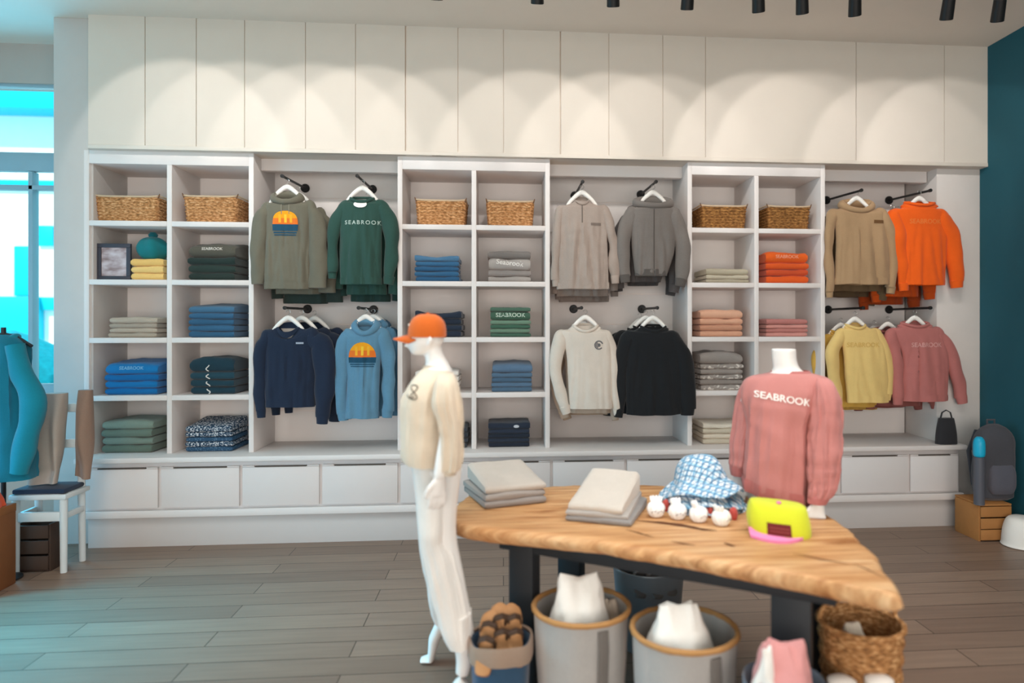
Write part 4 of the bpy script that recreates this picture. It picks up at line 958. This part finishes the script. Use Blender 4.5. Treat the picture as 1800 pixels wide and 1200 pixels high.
# ---- folded stacks on the table
def table_stack(p0, p1, hs, d, cols, word, wedge, dxs, wsc, where):
    A, B = atz(*p0, TZ), atz(*p1, TZ); dv = B - A; ro = math.atan2(dv.y, dv.x); z = TZ + .002
    for i, (h, c_) in enumerate(zip(hs, cols)):
        top = i == len(hs) - 1
        o = folded_mb(dv.length * wsc[i], d * (1 - .03 * i), h * .96, seed=900 + i + int(p0[0]), wedge=wedge[i], sag=.003).build('folded_garment', fabric(c_, .08), loc=((A.x + B.x) / 2 + dxs[i], (A.y + B.y) / 2 + .01 * i, z), rot=(0, 0, ro + R((0, 2, -1.5)[i % 3])))
        tag(o, '%s folded %s garment of the %s' % (ORD[len(hs)][i], word[i], where), 'folded clothing', where); z += h
table_stack((853, 896), (961, 884), (.030, .030, .030), .36, ('#8f8680', '#988f88', '#b7ada3'), ('grey', 'grey', 'light grey'), (.0, .0, .05), (0, 0, 0), (1, .98, .98), 'three-piece stack at the left end of the table')
table_stack((992, 916), (1107, 927), (.022, .020, .028), .34, ('#8b8683', '#a7a09a', '#c3bab0'), ('grey', 'pale grey', 'stone beige'), (.02, .03, .09), (.004, .0, -.006), (1, .95, .84), 'stack in the middle of the table')

# ---- plaid bucket hats
PL = plaid()
def bucket_hat(loc, label, sc_, tilt, rz, seed, crown=True):
    t = thing('bucket_hat', label, 'hat', loc, rz, 'plaid bucket hats on the table'); t.rotation_euler = (R(tilt[0]), R(tilt[1]), rz)
    wob = lambda a, r, z: (r * (1 + .035 * noise.noise(Vector((math.cos(a) * 2.5 + seed, math.sin(a) * 2.5, z * 16))) + .02 * noise.noise(Vector((math.cos(a) * 8, math.sin(a) * 8 + seed, z * 30)))), z + .012 * noise.noise(Vector((math.cos(a) * 3, math.sin(a) * 3, seed + 4))) * min(1, r / .1))
    MB().lathe(smooth([(.001, .156), (.035, .153), (.066, .143), (.090, .120), (.106, .088), (.116, .055), (.121, .03), (.114, .028), (.098, .08), (.001, .14)], 40), 64, fn=lambda a, r, z: wob(a, r * sc_, z * sc_)).build('crown', PL, t)
    MB().lathe(smooth([(.118, .040), (.126, .034), (.148, .018), (.176, -.004), (.190, -.014), (.188, -.020), (.160, .002), (.116, .030)], 30), 64, cap=False, fn=lambda a, r, z: (lambda q: (q[0] * (1 + .03 * math.sin(5 * a + seed)), q[1] + .008 * math.sin(4 * a + seed) * (r > .12)))(wob(a, r * sc_, z * sc_))).build('brim', PL, t)
hc = atz(1235, 889, TZ)
bucket_hat(hc + Vector((.0, 0, .022)), 'lower blue plaid bucket hat flattened under the other plaid hats', 1.04, (0, 2), R(10), 3)
bucket_hat(hc + Vector((-.004, 0, .050)), 'middle blue plaid bucket hat in the heap on the table', 1.02, (2, 3), R(70), 6)
bucket_hat(hc + Vector((-.008, 0, .082)), 'topmost blue and white plaid bucket hat with crown showing on the table', 1.0, (8, 6), R(160), 9)
# ---- white ruffled ornaments strung on a red cord
pts = [(1153, 908), (1191, 912), (1228, 917), (1268, 923)]
wz = plain('#f1efec', .6, var=.03)
for i, (px_, py_) in enumerate(pts):
    q_ = atz(px_, py_, TZ)
    t = thing('ruffled_ornament', 'white scalloped round ornament before the plaid hats, %s' % ('leftmost of four', 'second from the left', 'third from the left', 'rightmost of four')[i], 'ornament', q_, R(20 * i), 'white ornaments in front of the plaid hats')
    m = MB(); m.lathe(smooth([(.001, 0), (.022, .003), (.034, .018), (.038, .036), (.033, .054), (.020, .064), (.001, .067)], 26), 48, fn=lambda a, r, z: (r * (1 + .07 * math.sin(9 * a + z * 60)), z))
    m.build('body', wz, t)
    m = MB()
    for k in range(5): a = .3 + k * .5 + i * .4; m.tube([(.012 * math.cos(a), .012 * math.sin(a), .055), (.024 * math.cos(a), .024 * math.sin(a), .074), (.030 * math.cos(a), .030 * math.sin(a), .086)], [.008, .008, .004], 8)
    m.build('ruffle', wz, t)
    m = MB()
    for k in range(6): a = -2.3 + k * .35; m.tube([(.0385 * math.cos(a), .0385 * math.sin(a), .024 + .008 * (k % 2)), (.0395 * math.cos(a + .2), .0395 * math.sin(a + .2), .034)], .0018, 6)
    m.build('stitching', plain('#8d7d78', .7), t)
cp_ = [atz(x, y, TZ + .022) for x, y in ((1142, 888), (1172, 893), (1209, 897), (1248, 903), (1290, 910))]
for i in range(4):
    c0 = (cp_[i + 1] * .8 + cp_[i] * .2) if i < 3 else cp_[4]
    c0 = atz((1172, 1209, 1248, 1291)[i], (899, 904, 909, 914)[i], TZ); c0.y += .010
    o = MB().lathe(smooth([(.001, 0), (.014, .002), (.019, .02), (.016, .04), (.006, .052), (.001, .053)], 18), 20, fn=lambda a, r, z: (r * (1 + .12 * math.sin(3 * a)), z)).build('tassel', fabric('#c4524a'), loc=c0)
    tag(o, 'small red tassel on the table, %s of the white ornaments' % ('right of the first', 'right of the second', 'right of the third', 'right of the last')[i], 'tassel', 'red tassels between the white ornaments')
# ---- neon cap
NY = 2.60; nb = at(1366, 958, NY); nb.z = TZ
nc = thing('trucker_cap', 'neon yellow cap with pink visor and dark red patch on the table', 'cap', nb)
NEO = fabric('#ced22c', .05); NPK = fabric('#ee86b4', .04)
rows = [(881, 1330, 1400, .03, .02), (883, 1323, 1409, .055, .02), (888, 1320, 1413, .075, .015), (900, 1317, 1416, .088, .01), (915, 1316, 1419, .095, .005), (932, 1319, 1420, .098, 0), (946, 1324, 1417, .097, 0), (951, 1326, 1414, .096, 0)]
rg = sil(rows, NY + .07, 34, 60, rot=R(-9), p=2.7)
for ring in rg:
    xm_ = sum(q_.x for q_ in ring) / 60
    for q_ in ring: q_.z -= .10 * (q_.x - xm_)
cw = MB().loft(rg).build('crown', NEO, nc, origin=nb)
V = []; F = []
for i in range(9):
    t = i / 8
    for j in range(17):
        u = -1 + 2 * j / 16; x = u * .106; y = -.005 - .062 * t * (1 - .35 * u * u) + .05 * u * u; z = .020 - .022 * t - .10 * x + .002
        V.append(Vector((x * math.cos(R(-9)) - y * math.sin(R(-9)) + .004, x * math.sin(R(-9)) + y * math.cos(R(-9)) - .002, max(.0105 + 0 * z, z))))
for i in range(8):
    for j in range(16): k = i * 17 + j; F.append((k, k + 1, k + 18, k + 17))
n0 = len(V); V2 = [v_ + Vector((0, 0, -.010)) for v_ in V]; F2 = [tuple(reversed([i + n0 for i in f])) for f in F]
bd = [j for j in range(17)] + [i * 17 + 16 for i in range(1, 9)] + [8 * 17 + j for j in range(15, -1, -1)] + [i * 17 for i in range(7, 0, -1)]
F3 = [(bd[i], bd[(i + 1) % len(bd)], bd[(i + 1) % len(bd)] + n0, bd[i] + n0) for i in range(len(bd))]
MB().add(V + V2, F + F2 + F3).build('visor', NPK, nc)
A = at(1347, 919, NY) - nb; B = at(1386, 938, NY) - nb
pt = patch(cw, [(A.z + (B.z - A.z) * k / 4 + 0, A.x, B.x) for k in range(5)], fabric('#6e2424', .06), 'patch', 10, .004)
for q_ in pt.data.vertices: q_.co.z -= .10 * (q_.co.x - (A.x + B.x) / 2)
for zz in (.35, .62): 
    o_ = patch(cw, [(A.z + (B.z - A.z) * zz + dz, A.x + .008, B.x - .008) for dz in (0, -.003)], fabric('#9c4a44', .06), 'patch_stitching', 8, .0055)
    for q_ in o_.data.vertices: q_.co.z -= .10 * (q_.co.x - (A.x + B.x) / 2)
q_ = at(1369, 884, NY + .05) - nb; MB().lathe([(.001, .008), (.008, .007), (.010, .0), (.001, -.004)], 16).build('top_button', NPK, nc, loc=q_)
# ---------------------------------------------------------------- baskets under the table
CAN = fabric('#a9a5a1', .08); CANT = fabric('#8a6a4a', .08); ROPE = plain('#a87c4c', .8, var=.15, scale=60); INS = fabric('#5b5048', .08)
def canvas_basket(px, py, d_rim, r, label, mat=CAN, rimc=ROPE, taper=.82, strap=True):
    c0 = at(px, py, d_rim); h = c0.z; t = thing('canvas_basket', label, 'basket', (c0.x, c0.y, 0))
    fn = lambda a, rr, z: (rr * (1 + .012 * math.sin(9 * a) * (z < h - .02) + .012 * noise.noise(Vector((math.cos(a) * 3, math.sin(a) * 3, z * 8)))), z)
    MB().lathe([(.001, .001), (r * taper, .001), (r * (taper + .03), .02), (r * .95, h * .6), (r, h - .01), (r * 1.0, h), (r * .955, h), (r * .93, h * .7), (r * .8, .03), (.001, .025)], 64, fn=fn).build('body', mat, t)
    MB().tube([(r * math.cos(2 * PI * k / 48), r * math.sin(2 * PI * k / 48), h + .004) for k in range(48)], .011, 10, closed=True, amp=.003, freq=60).build('rim', rimc, t)
    if strap:
        MB().lathe([(r * .952, h * .62), (r * 1.006, h * .985), (r * 1.010, h * .985), (r * .958, h * .62)], 64, cap=False, fn=fn).build('leather_band', CANT, t) if strap == 2 else None
        for a in (-1.25,):
            x, y = r * 1.02 * math.cos(a), r * 1.02 * math.sin(a)
            MB().tube([(x, y, h - .02), (x * 1.03, y * 1.03, h - .09), (x * .97, y * .97, h * .45), (x * .93, y * .93, h * .25)], [(.022, .006)] * 4, 10, up=(-math.sin(a), math.cos(a), 0)).build('strap', fabric('#6b6560', .08), t)
    return t, c0, h
def cloth_heap(name, label, cat, loc, w_, d_, h_, mat, seed, rz=0, peak=.03, group=None):
    """a bundled garment standing with its corners up"""
    rings = []
    for k in range(22):
        t = k / 21; hw = w_ * (1 - .48 * t ** 1.3); hd = d_ * (1 - .86 * t ** 1.6); ring = []
        for q in ell(0, 0, h_ * t, hw, hd, 44, 2.4):
            u = q.x / w_
            q.z += peak * t ** 2 * (abs(u) * 2) ** 2 + .02 * t * noise.noise(Vector((u * 5, seed, t * 2)))
            f = .02 * (noise.noise(Vector((q.x * 16 + seed, q.y * 16, q.z * 6))) + .5 * noise.noise(Vector((q.x * 40, q.y * 40 + seed, q.z * 18))))
            q += Vector((q.x, q.y, 0)).normalized() * f * (1 - .4 * t); ring.append(q)
        rings.append(ring)
    return tag(MB().loft(rings).build(name, mat, loc=loc, rot=(0, 0, rz), sharp=70), label, cat, group)
WHT = fabric('#e9e4dd', .04)
t, c0, h = canvas_basket(1022, 1066, 2.74, .192, 'grey canvas basket with rope rim under the table, left of the two white-filled ones')
cloth_heap('folded_shirt', 'white bundled shirt standing up in the left canvas basket', 'clothing', (c0.x - .01, c0.y - .015, h - .13), .135, .115, .235, WHT, 2, R(4), .035)
cloth_heap('folded_shirt', 'cream wrinkled shirt at the right inside the left canvas basket', 'clothing', (c0.x + .125, c0.y + .06, h - .16), .05, .06, .15, fabric('#c9b9a8', .05), 5, R(40), .01)
t, c0, h = canvas_basket(1203, 1106, 2.52, .195, 'grey canvas basket with rope rim under the table, right of the two white-filled ones')
cloth_heap('folded_shirt', 'large white bundled shirt spilling out of the right canvas basket', 'clothing', (c0.x - .025, c0.y - .02, h - .12), .132, .125, .215, WHT, 8, R(-6), .012)
# dark metal tub at the back
c0 = at(1140, 990, 3.42); h = c0.z; t = thing('metal_tub', 'dark blue grey metal tub of shoes at the back below the table', 'tub', (c0.x, c0.y, 0)); r = .185
MB().lathe([(.001, .001), (r * .78, .001), (r * .8, .01), (r * .97, h - .012), (r * .96, h - .01), (r * .92, h - .04), (r * .76, .02), (.001, .015)], 56).build('body', plain('#767c82', .45, .1), t)
MB().tube([(r * .975 * math.cos(2 * PI * k / 48), r * .975 * math.sin(2 * PI * k / 48), h - .006) for k in range(48)], .006, 8, closed=True).build('rim', plain('#8b9196', .35, .5), t)
def sandal(loc, rx, rz, label, sole, strapm, L_=.24, group='sandals in the baskets under the table'):
    t = thing('sandal', label, 'sandal', loc, 0, group); t.rotation_euler = (R(rx[0]), R(rx[1]), R(rz))
    pr = smooth([(-L_ / 2, .004), (-L_ * .47, .026), (-L_ * .3, .032), (0, .030), (L_ * .22, .040), (L_ * .4, .036), (L_ * .48, .018), (L_ / 2, .003)], 26)
    pr = [(x, max(.002, w_)) for x, w_ in pr]
    MB().loft([[Vector((x, -w_, 0)), Vector((x, -w_, .014)), Vector((x, -w_ * .8, .018)), Vector((x, w_ * .8, .018)), Vector((x, w_, .014)), Vector((x, w_, 0))] for x, w_ in pr]).build('sole', sole, t)
    for x in (-.01, .045): MB().tube([(x, -.034, .012), (x + .01, -.026, .042), (x + .014, 0, .055), (x + .01, .026, .042), (x, .034, .012)], [(.013, .004)] * 5, 10, up=(1, 0, 0)).build('strap', strapm, t)
    return t
SOL = plain('#a8794f', .6, var=.1); STR = plain('#3c2a1e', .6); SOL2 = plain('#6d6866', .6, var=.15); STR2 = plain('#a8a2a0', .6)
for i, (dx, dy, rz, ry, nm) in enumerate(((-.06, -.07, 80, -35, 'left'), (.0, -.08, 95, -38, 'middle'), (.065, -.06, 100, -34, 'right'))):
    sandal((c0.x + dx, c0.y + dy, h - .04), (10, ry), rz, 'dark grey sandal standing in the metal tub, %s of the three' % nm, SOL2, STR2)
# small blue bucket with tan sandals, left
c0 = at(880, 1120, 2.72); h = c0.z; t = thing('fabric_bucket', 'small blue and grey bucket with folded grey cuff left of table leg', 'bucket', (c0.x, c0.y, 0)); r = .122
MB().lathe([(.001, .001), (r * .8, .001), (r * .84, .02), (r * .98, h - .03), (r, h - .01), (r * .95, h), (r * .9, h * .8), (r * .76, .03), (.001, .025)], 48, fn=lambda a, rr, z: (rr * (1 + .02 * math.sin(7 * a)), z)).build('body', fabric('#2f4c66', .1), t)
MB().lathe([(r * .98, h - .07), (r * 1.06, h - .065), (r * 1.07, h - .01), (r * 1.03, h + .008), (r * .97, h + .004)], 48, cap=False, fn=lambda a, rr, z: (rr * (1 + .02 * math.sin(7 * a)), z + .006 * math.sin(3 * a))).build('cuff', fabric('#96806f', .1), t)
for i, (dx, dy, rz, ry, zz, nm) in enumerate(((-.05, -.045, 75, -50, .02, 'leftmost'), (.0, -.015, 95, -54, .035, 'middle'), (.05, -.01, 100, -52, .03, 'rightmost'))):
    sandal((c0.x + dx, c0.y + dy, h + zz - .02), (6, ry), rz, 'tan leather sandal with dark straps in the blue bucket, %s' % nm, SOL, STR)
# wicker basket right of the right leg
c0 = at(1512, 1092, 2.44); h = c0.z; r = .148
t = thing('wicker_basket', 'tan wicker basket with arched handle at the right end below the table', 'basket', (c0.x, c0.y, 0))
WK = woven('#a8774a', '#d2a878')
MB().lathe([(.001, .001), (r * .82, .001)] + [(r * (.84 + .16 * k / 32) + .005 * math.sin(k * PI / 2), .01 + (h - .012) * k / 32) for k in range(33)] + [(r * .95, h), (r * .92, h - .05), (r * .8, .03), (.001, .02)], 64, fn=lambda a, rr, z: (rr * (1 + .008 * math.sin(24 * a + z * 90)), z)).build('woven_body', WK, t)
MB().tube([(r * math.cos(2 * PI * k / 48), r * math.sin(2 * PI * k / 48), h) for k in range(48)], .010, 10, closed=True, amp=.002, freq=80).build('rim', WK, t)
MB().tube([(r * math.cos(PI * k / 20), .02, h + .085 * math.sin(PI * k / 20) ** .7) for k in range(21)], .009, 10).build('handle', WK, t)
cloth_heap('towel', 'pale cream towel lying inside the wicker basket', 'towel', (c0.x - .035, c0.y - .01, h - .12), .062, .060, .12, fabric('#d8c9b6', .05), 3, R(20), .0)
for i, dx in enumerate((-.07, .06)):
    p = at(1480 if i == 0 else 1545, 1199, 2.28); p.z = 0
    t = thing('candle_jar', 'white lidded jar on the floor before the wicker basket, %s' % ('left one', 'right one')[i], 'jar', p); hz = at(1500, 1190, 2.28).z
    MB().lathe([(.001, .001), (.042, .001), (.045, .01), (.046, hz - .05), (.043, hz - .04), (.001, hz - .04)], 32).build('body', plain('#ded8d0', .3), t)
    MB().lathe([(.001, hz - .042), (.047, hz - .041), (.048, hz - .01), (.03, hz), (.001, hz + .002)], 32).build('lid', plain('#efeae4', .3), t)
# dark bin with pink bundle
c0 = at(1378, 1192, 2.20); h = c0.z; r = .135
t = thing('fabric_bin', 'slate blue round bin holding a pink bundle at the bottom of the picture', 'bin', (c0.x, c0.y, 0))
MB().lathe([(.001, .001), (r * .85, .001), (r * .88, .02), (r, h - .01), (r * .98, h), (r * .93, h - .02), (r * .82, .03), (.001, .02)], 48, fn=lambda a, rr, z: (rr * (1 + .015 * math.sin(6 * a)), z)).build('body', fabric('#5e6a78', .1), t)
cloth_heap('folded_shirt', 'pink bundled shirt in the slate blue round bin', 'clothing', (c0.x - .005, c0.y, h - .10), .118, .11, .215, fabric('#cf8f8c', .06), 6, R(-15), .005)
cloth_heap('folded_shirt', 'white bundled shirt beside the pink one in the slate bin', 'clothing', (c0.x - .075, c0.y - .03, h - .06), .035, .05, .17, WHT, 7, R(30), .0)

# ---------------------------------------------------------------- left foreground: white chair with throws, teal coat
CY = 4.72
f0 = at(28, 985, CY); f0.z = 0; f1 = at(112, 985, CY); wch = f1.x - f0.x; sz = at(70, 868, CY).z; bz = at(70, 700, CY + .36).z; cx = (f0.x + f1.x) / 2
PW = plain('#cfd6d8', .45)
ch = thing('side_chair', 'white wooden chair with dark navy seat pad beside the grey column', 'chair', (cx, CY, 0))
for x in (-wch / 2, wch / 2):
    MB().tube([(x, 0, 0), (x, 0, sz)], [.020, .024], 12).build('leg', PW, ch)
    MB().tube([(x * .92, .22, 0), (x * .95, .20, sz), (x * .98, .22, bz)], [.020, .024, .018], 12).build('leg', PW, ch)
MB().box(-wch / 2 - .03, wch / 2 + .03, -.03, .24, sz - .035, sz, .008).build('seat', PW, ch)
MB().box(-wch / 2 - .015, wch / 2 + .015, -.02, .21, sz + .001, sz + .035, .012).build('seat_pad', fabric('#24344a', .08), ch)
zb = at(70, 908, CY).z
MB().box(-wch / 2, wch / 2, -.014, .014, zb - .03, zb + .03, .005).build('stretcher', PW, ch)
for x in (-wch / 2, wch / 2): MB().box(x - .012, x + .012, 0, .21, zb - .02, zb + .02, .004).build('stretcher', PW, ch)
for z in (bz - .05, (sz + bz) / 2): MB().box(-wch / 2, wch / 2, .205, .235, z - .03, z + .03, .006).build('back_rail', PW, ch)
def drape(name, label, cat, x0, x1, Y, ztop, zbot, mat, seed, skew=0, bulge=.05):
    """cloth hung over something: a thick folded sheet"""
    rings = []
    for k in range(34):
        t = k / 33; ring = []; z = ztop + (zbot - ztop) * t; sp = 1 + .35 * t * (1 if skew == 0 else .6)
        cx_ = (x0 + x1) / 2 + skew * t; hw = (x1 - x0) / 2 * (.72 + .28 * min(1, t * 1.6)); hd = .012 + bulge * math.sin(PI * min(.95, .1 + t)) ** .5
        for q in ell(cx_, Y, z, hw, hd, 64, 3): 
            q.y += (.030 * math.sin((q.x - cx_) * 38 + seed + 2 * noise.noise(Vector((q.x * 3, seed, z * 2)))) * min(1, t * 2)) + .01 * noise.noise(Vector((q.x * 12, z * 5, seed))); q.z += .02 * noise.noise(Vector((q.x * 6, seed, 1))) * (t > .9); ring.append(q)
        rings.append(ring)
    return tag(MB().loft(rings).build(name, mat, origin=((x0 + x1) / 2, Y, zbot)), label, cat)
a, b = at(62, 700, CY + .02), at(126, 858, CY + .02)
drape('throw_blanket', 'cream throw blanket draped over the white chair', 'blanket', at(72, 700, CY + .11).x, at(124, 700, CY + .11).x, CY + .11, at(70, 690, CY + .15).z, sz + .045, fabric('#b5a99f', .06), 1, -.075, .07)
drape('scarf', 'brown striped scarf hanging at the right of the cream throw', 'scarf', at(116, 700, CY + .05).x, at(150, 700, CY + .05).x, CY + .16, at(130, 688, CY + .05).z, at(130, 845, CY + .05).z, fabric('#93796a', .08), 4, -.02, .035)
p = at(70, 945, CY + .1); p.z = 0
t = thing('storage_crate', 'dark brown wooden crate on the floor under the white chair', 'crate', p); wq = wch * .72
DK = plain('#3f3028', .7, var=.2, scale=14)
for i, z in enumerate((.02, .12, .22)):
    MB().box(-wq / 2, wq / 2, -.09, -.075, z, z + .085, .003).build('slat', DK, t); MB().box(-wq / 2, wq / 2, .075, .09, z, z + .085, .003).build('slat', DK, t)
for sx in (-1, 1): MB().box(sx * wq / 2 - .008, sx * wq / 2 + .008, -.074, .074, 0, .31, .003).build('end_panel', DK, t)
MB().box(-wq / 2, wq / 2, -.074, .074, .005, .018, 0).build('bottom_panel', DK, t)
# teal coat on a stand at the left edge
q = at(8, 592, 4.6)
st = thing('coat_stand', 'slim dark coat stand at the left edge carrying the teal coat', 'coat stand', (q.x - .02, 4.62, 0))
MB().tube([(0, 0, .02), (0, 0, q.z + .06)], .014, 12).build('pole', STEEL, st); MB().lathe([(.001, 0), (.10, 0), (.10, .012), (.03, .03), (.001, .03)], 36).build('base', STEEL, st)
MB().tube([(-.20, 0, q.z - .06), (-.08, 0, q.z + .0), (0, 0, q.z + .02), (.08, 0, q.z), (.17, 0, q.z - .06)], .011, 10).build('hanger_arm', STEEL, st)
TE = fabric('#0f7f95', .08); TE2 = fabric('#0d6d84', .08)
co_ = thing('coat', 'long teal coat hanging on the stand at the left edge', 'coat', (q.x - .02, 4.62, q.z)); oq = co_.location.copy()
rg = sil([(588, -16, 24, .05), (597, -34, 38, .08), (612, -46, 46, .10), (650, -50, 47, .11), (690, -54, 50, .12), (760, -58, 54, .12), (842, -62, 58, .12)], 4.62, 44, 56, p=2.5, fold=.02, seed=3, f0=.1, fz=1.0)
MB().loft(inner(rg)).build('torso', TE2, co_, origin=oq)
pts = [at(x, y, 4.56) for x, y in ((26, 606), (38, 655), (58, 705), (48, 770), (32, 830))]
MB().tube(smooth([tuple(v_) for v_ in pts], 26), [.055 + .012 * math.sin(PI * k / 25) for k in range(26)], 20, amp=.014, freq=12, seed=4).build('sleeve', TE, co_, origin=oq)
MB().tube([oq + Vector((.07 * math.sin(2 * PI * k / 30), -.065 * math.cos(2 * PI * k / 30), .0 - .03 * max(0, math.cos(2 * PI * k / 30)))) for k in range(30)], .022, 12, closed=True).build('collar', TE, co_, origin=oq)
p = at(-48, 960, 4.42); p.z = 0; hz = at(0, 884, 4.55).z
t = thing('cardboard_box', 'brown box on the floor at the left edge under the teal coat', 'box', p)
MB().box(-.16, .16, -.13, .13, .001, hz, .004).build('body', plain('#7c4c2a', .75, var=.12), t); MB().box(-.162, .162, -.132, .132, hz - .05, hz + .001, .004).build('lid', plain('#8a5730', .75, var=.12), t)
tag(cloth_heap('knit_hat', 'orange red knitted hat on top of the brown box', 'hat', (p.x + .085, p.y, hz + .003), .075, .09, .12, fabric('#e2532d', .08), 3), None)

# ---------------------------------------------------------------- right corner clutter
RY = 4.95
p = at(1727, 935, RY); p.z = 0; hz = at(1727, 880, RY).z
t = thing('wooden_crate', 'orange brown wooden crate on the floor in the right corner', 'crate', p)
WD = plain('#a5713f', .7, var=.15, scale=12); hw = .12
for z in (.012, hz * .36, hz * .69): 
    MB().box(-hw, hw, -.15, -.135, z, z + hz * .29, .003).build('slat', WD, t); MB().box(-hw, hw, .135, .15, z, z + hz * .29, .003).build('slat', WD, t)
for sx in (-1, 1): MB().box(sx * hw - .008, sx * hw + .008, -.134, .134, 0, hz, .003).build('end_panel', WD, t)
MB().box(-hw, hw, -.15, .15, hz, hz + .015, .003).build('lid', WD, t)
b0_ = Vector((p.x + .09, RY, hz + .016))
bp = thing('backpack', 'charcoal grey backpack standing on the wooden crate', 'backpack', b0_); GP = fabric('#4a4a50', .1); hh = at(1750, 745, RY).z - b0_.z
rg = []
for k in range(26):
    t_ = k / 25; s_ = .86 + .14 * math.sin(PI * min(1, .15 + t_ * .75)); e_ = 1 if t_ < .75 else math.sqrt(max(.05, 1 - ((t_ - .75) / .26) ** 2)); f_ = min(1, t_ / .05 + .7)
    rg.append([q_ + Vector((.008 * noise.noise(q_ * 9), .010 * noise.noise(q_ * 8 + Vector((3, 1, 2))), 0)) for q_ in ell(0, 0, hh * t_, .145 * s_ * e_ * f_, .10 * s_ * e_ * f_, 48, 3)])
MB().loft(rg).build('body', GP, bp)
MB().loft([ell(0, -.085, hh * (.1 + .38 * k / 9), .105 * (1 - .25 * abs(k / 4.5 - 1) ** 4), .05 * (1 - .5 * abs(k / 4.5 - 1) ** 3), 36, 3) for k in range(10)]).build('front_pocket', fabric('#5a5a64', .1), bp)
for sx in (-1, 1): MB().tube([(sx * .07, .09, hh * .9), (sx * .10, .14, hh * .6), (sx * .09, .10, hh * .15)], [(.022, .007)] * 3, 10, up=(1, 0, 0)).build('shoulder_strap', GP, bp)
MB().tube([(-.03, .03, hh * .96), (-.03, .03, hh * 1.05), (.03, .03, hh * 1.05), (.03, .03, hh * .96)], .008, 8).build('handle', GP, bp)
q = at(1722, 786, RY - .13)
t = thing('drink_bottle', 'bright cyan capped bottle standing before the charcoal backpack', 'bottle', (q.x, RY - .125 + .0, hz + .016)); hb_ = at(1722, 768, RY - .13).z - hz - .016
MB().lathe(smooth([(.001, 0), (.034, .001), (.037, .02), (.037, hb_ * .62), (.032, hb_ * .70), (.001, hb_ * .72)], 24), 28).build('body', plain('#55565e', .4), t)
MB().lathe(smooth([(.001, hb_ * .70), (.036, hb_ * .71), (.042, hb_ * .82), (.038, hb_ * .94), (.02, hb_), (.001, hb_)], 20), 28).build('cap', plain('#1fa6cb', .35), t)
q = at(1800, 940, 4.72); q.z = 0
t = thing('display_base', 'white rounded base on the floor at the foot of the teal wall', 'base', (min(q.x, XR - .145), 4.70, 0)); hq = at(1790, 905, 4.72).z
MB().lathe(smooth([(.001, 0), (.125, .001), (.13, .03), (.12, hq * .6), (.09, hq * .92), (.03, hq), (.001, hq)], 26), 40).build('base', plain('#e5e1da', .4), t)
q = at(1678, 742, 5.0)
t = thing('shoulder_bag', 'small dark bag hanging at the right end of the worktop', 'bag', (at(1682, 742, 5.08).x, 5.21, WT + .001)); hg = at(1682, 722, 5.2).z - WT
MB().loft([ell(0, 0, hg * .78 * k / 13, .085 * (1 - .28 * (k / 13) ** 2), .04 * (1 - .45 * (k / 13) ** 2) + .003, 36, 3) for k in range(14)]).build('body', fabric('#2e2d30', .08), t)
MB().tube([(-.05, 0, hg * .74), (-.035, 0, hg * .95), (0, 0, hg * 1.02), (.035, 0, hg * .95), (.05, 0, hg * .74)], [(.010, .004)] * 5, 8, up=(0, 1, 0)).build('strap', fabric('#2e2d30', .08), t)
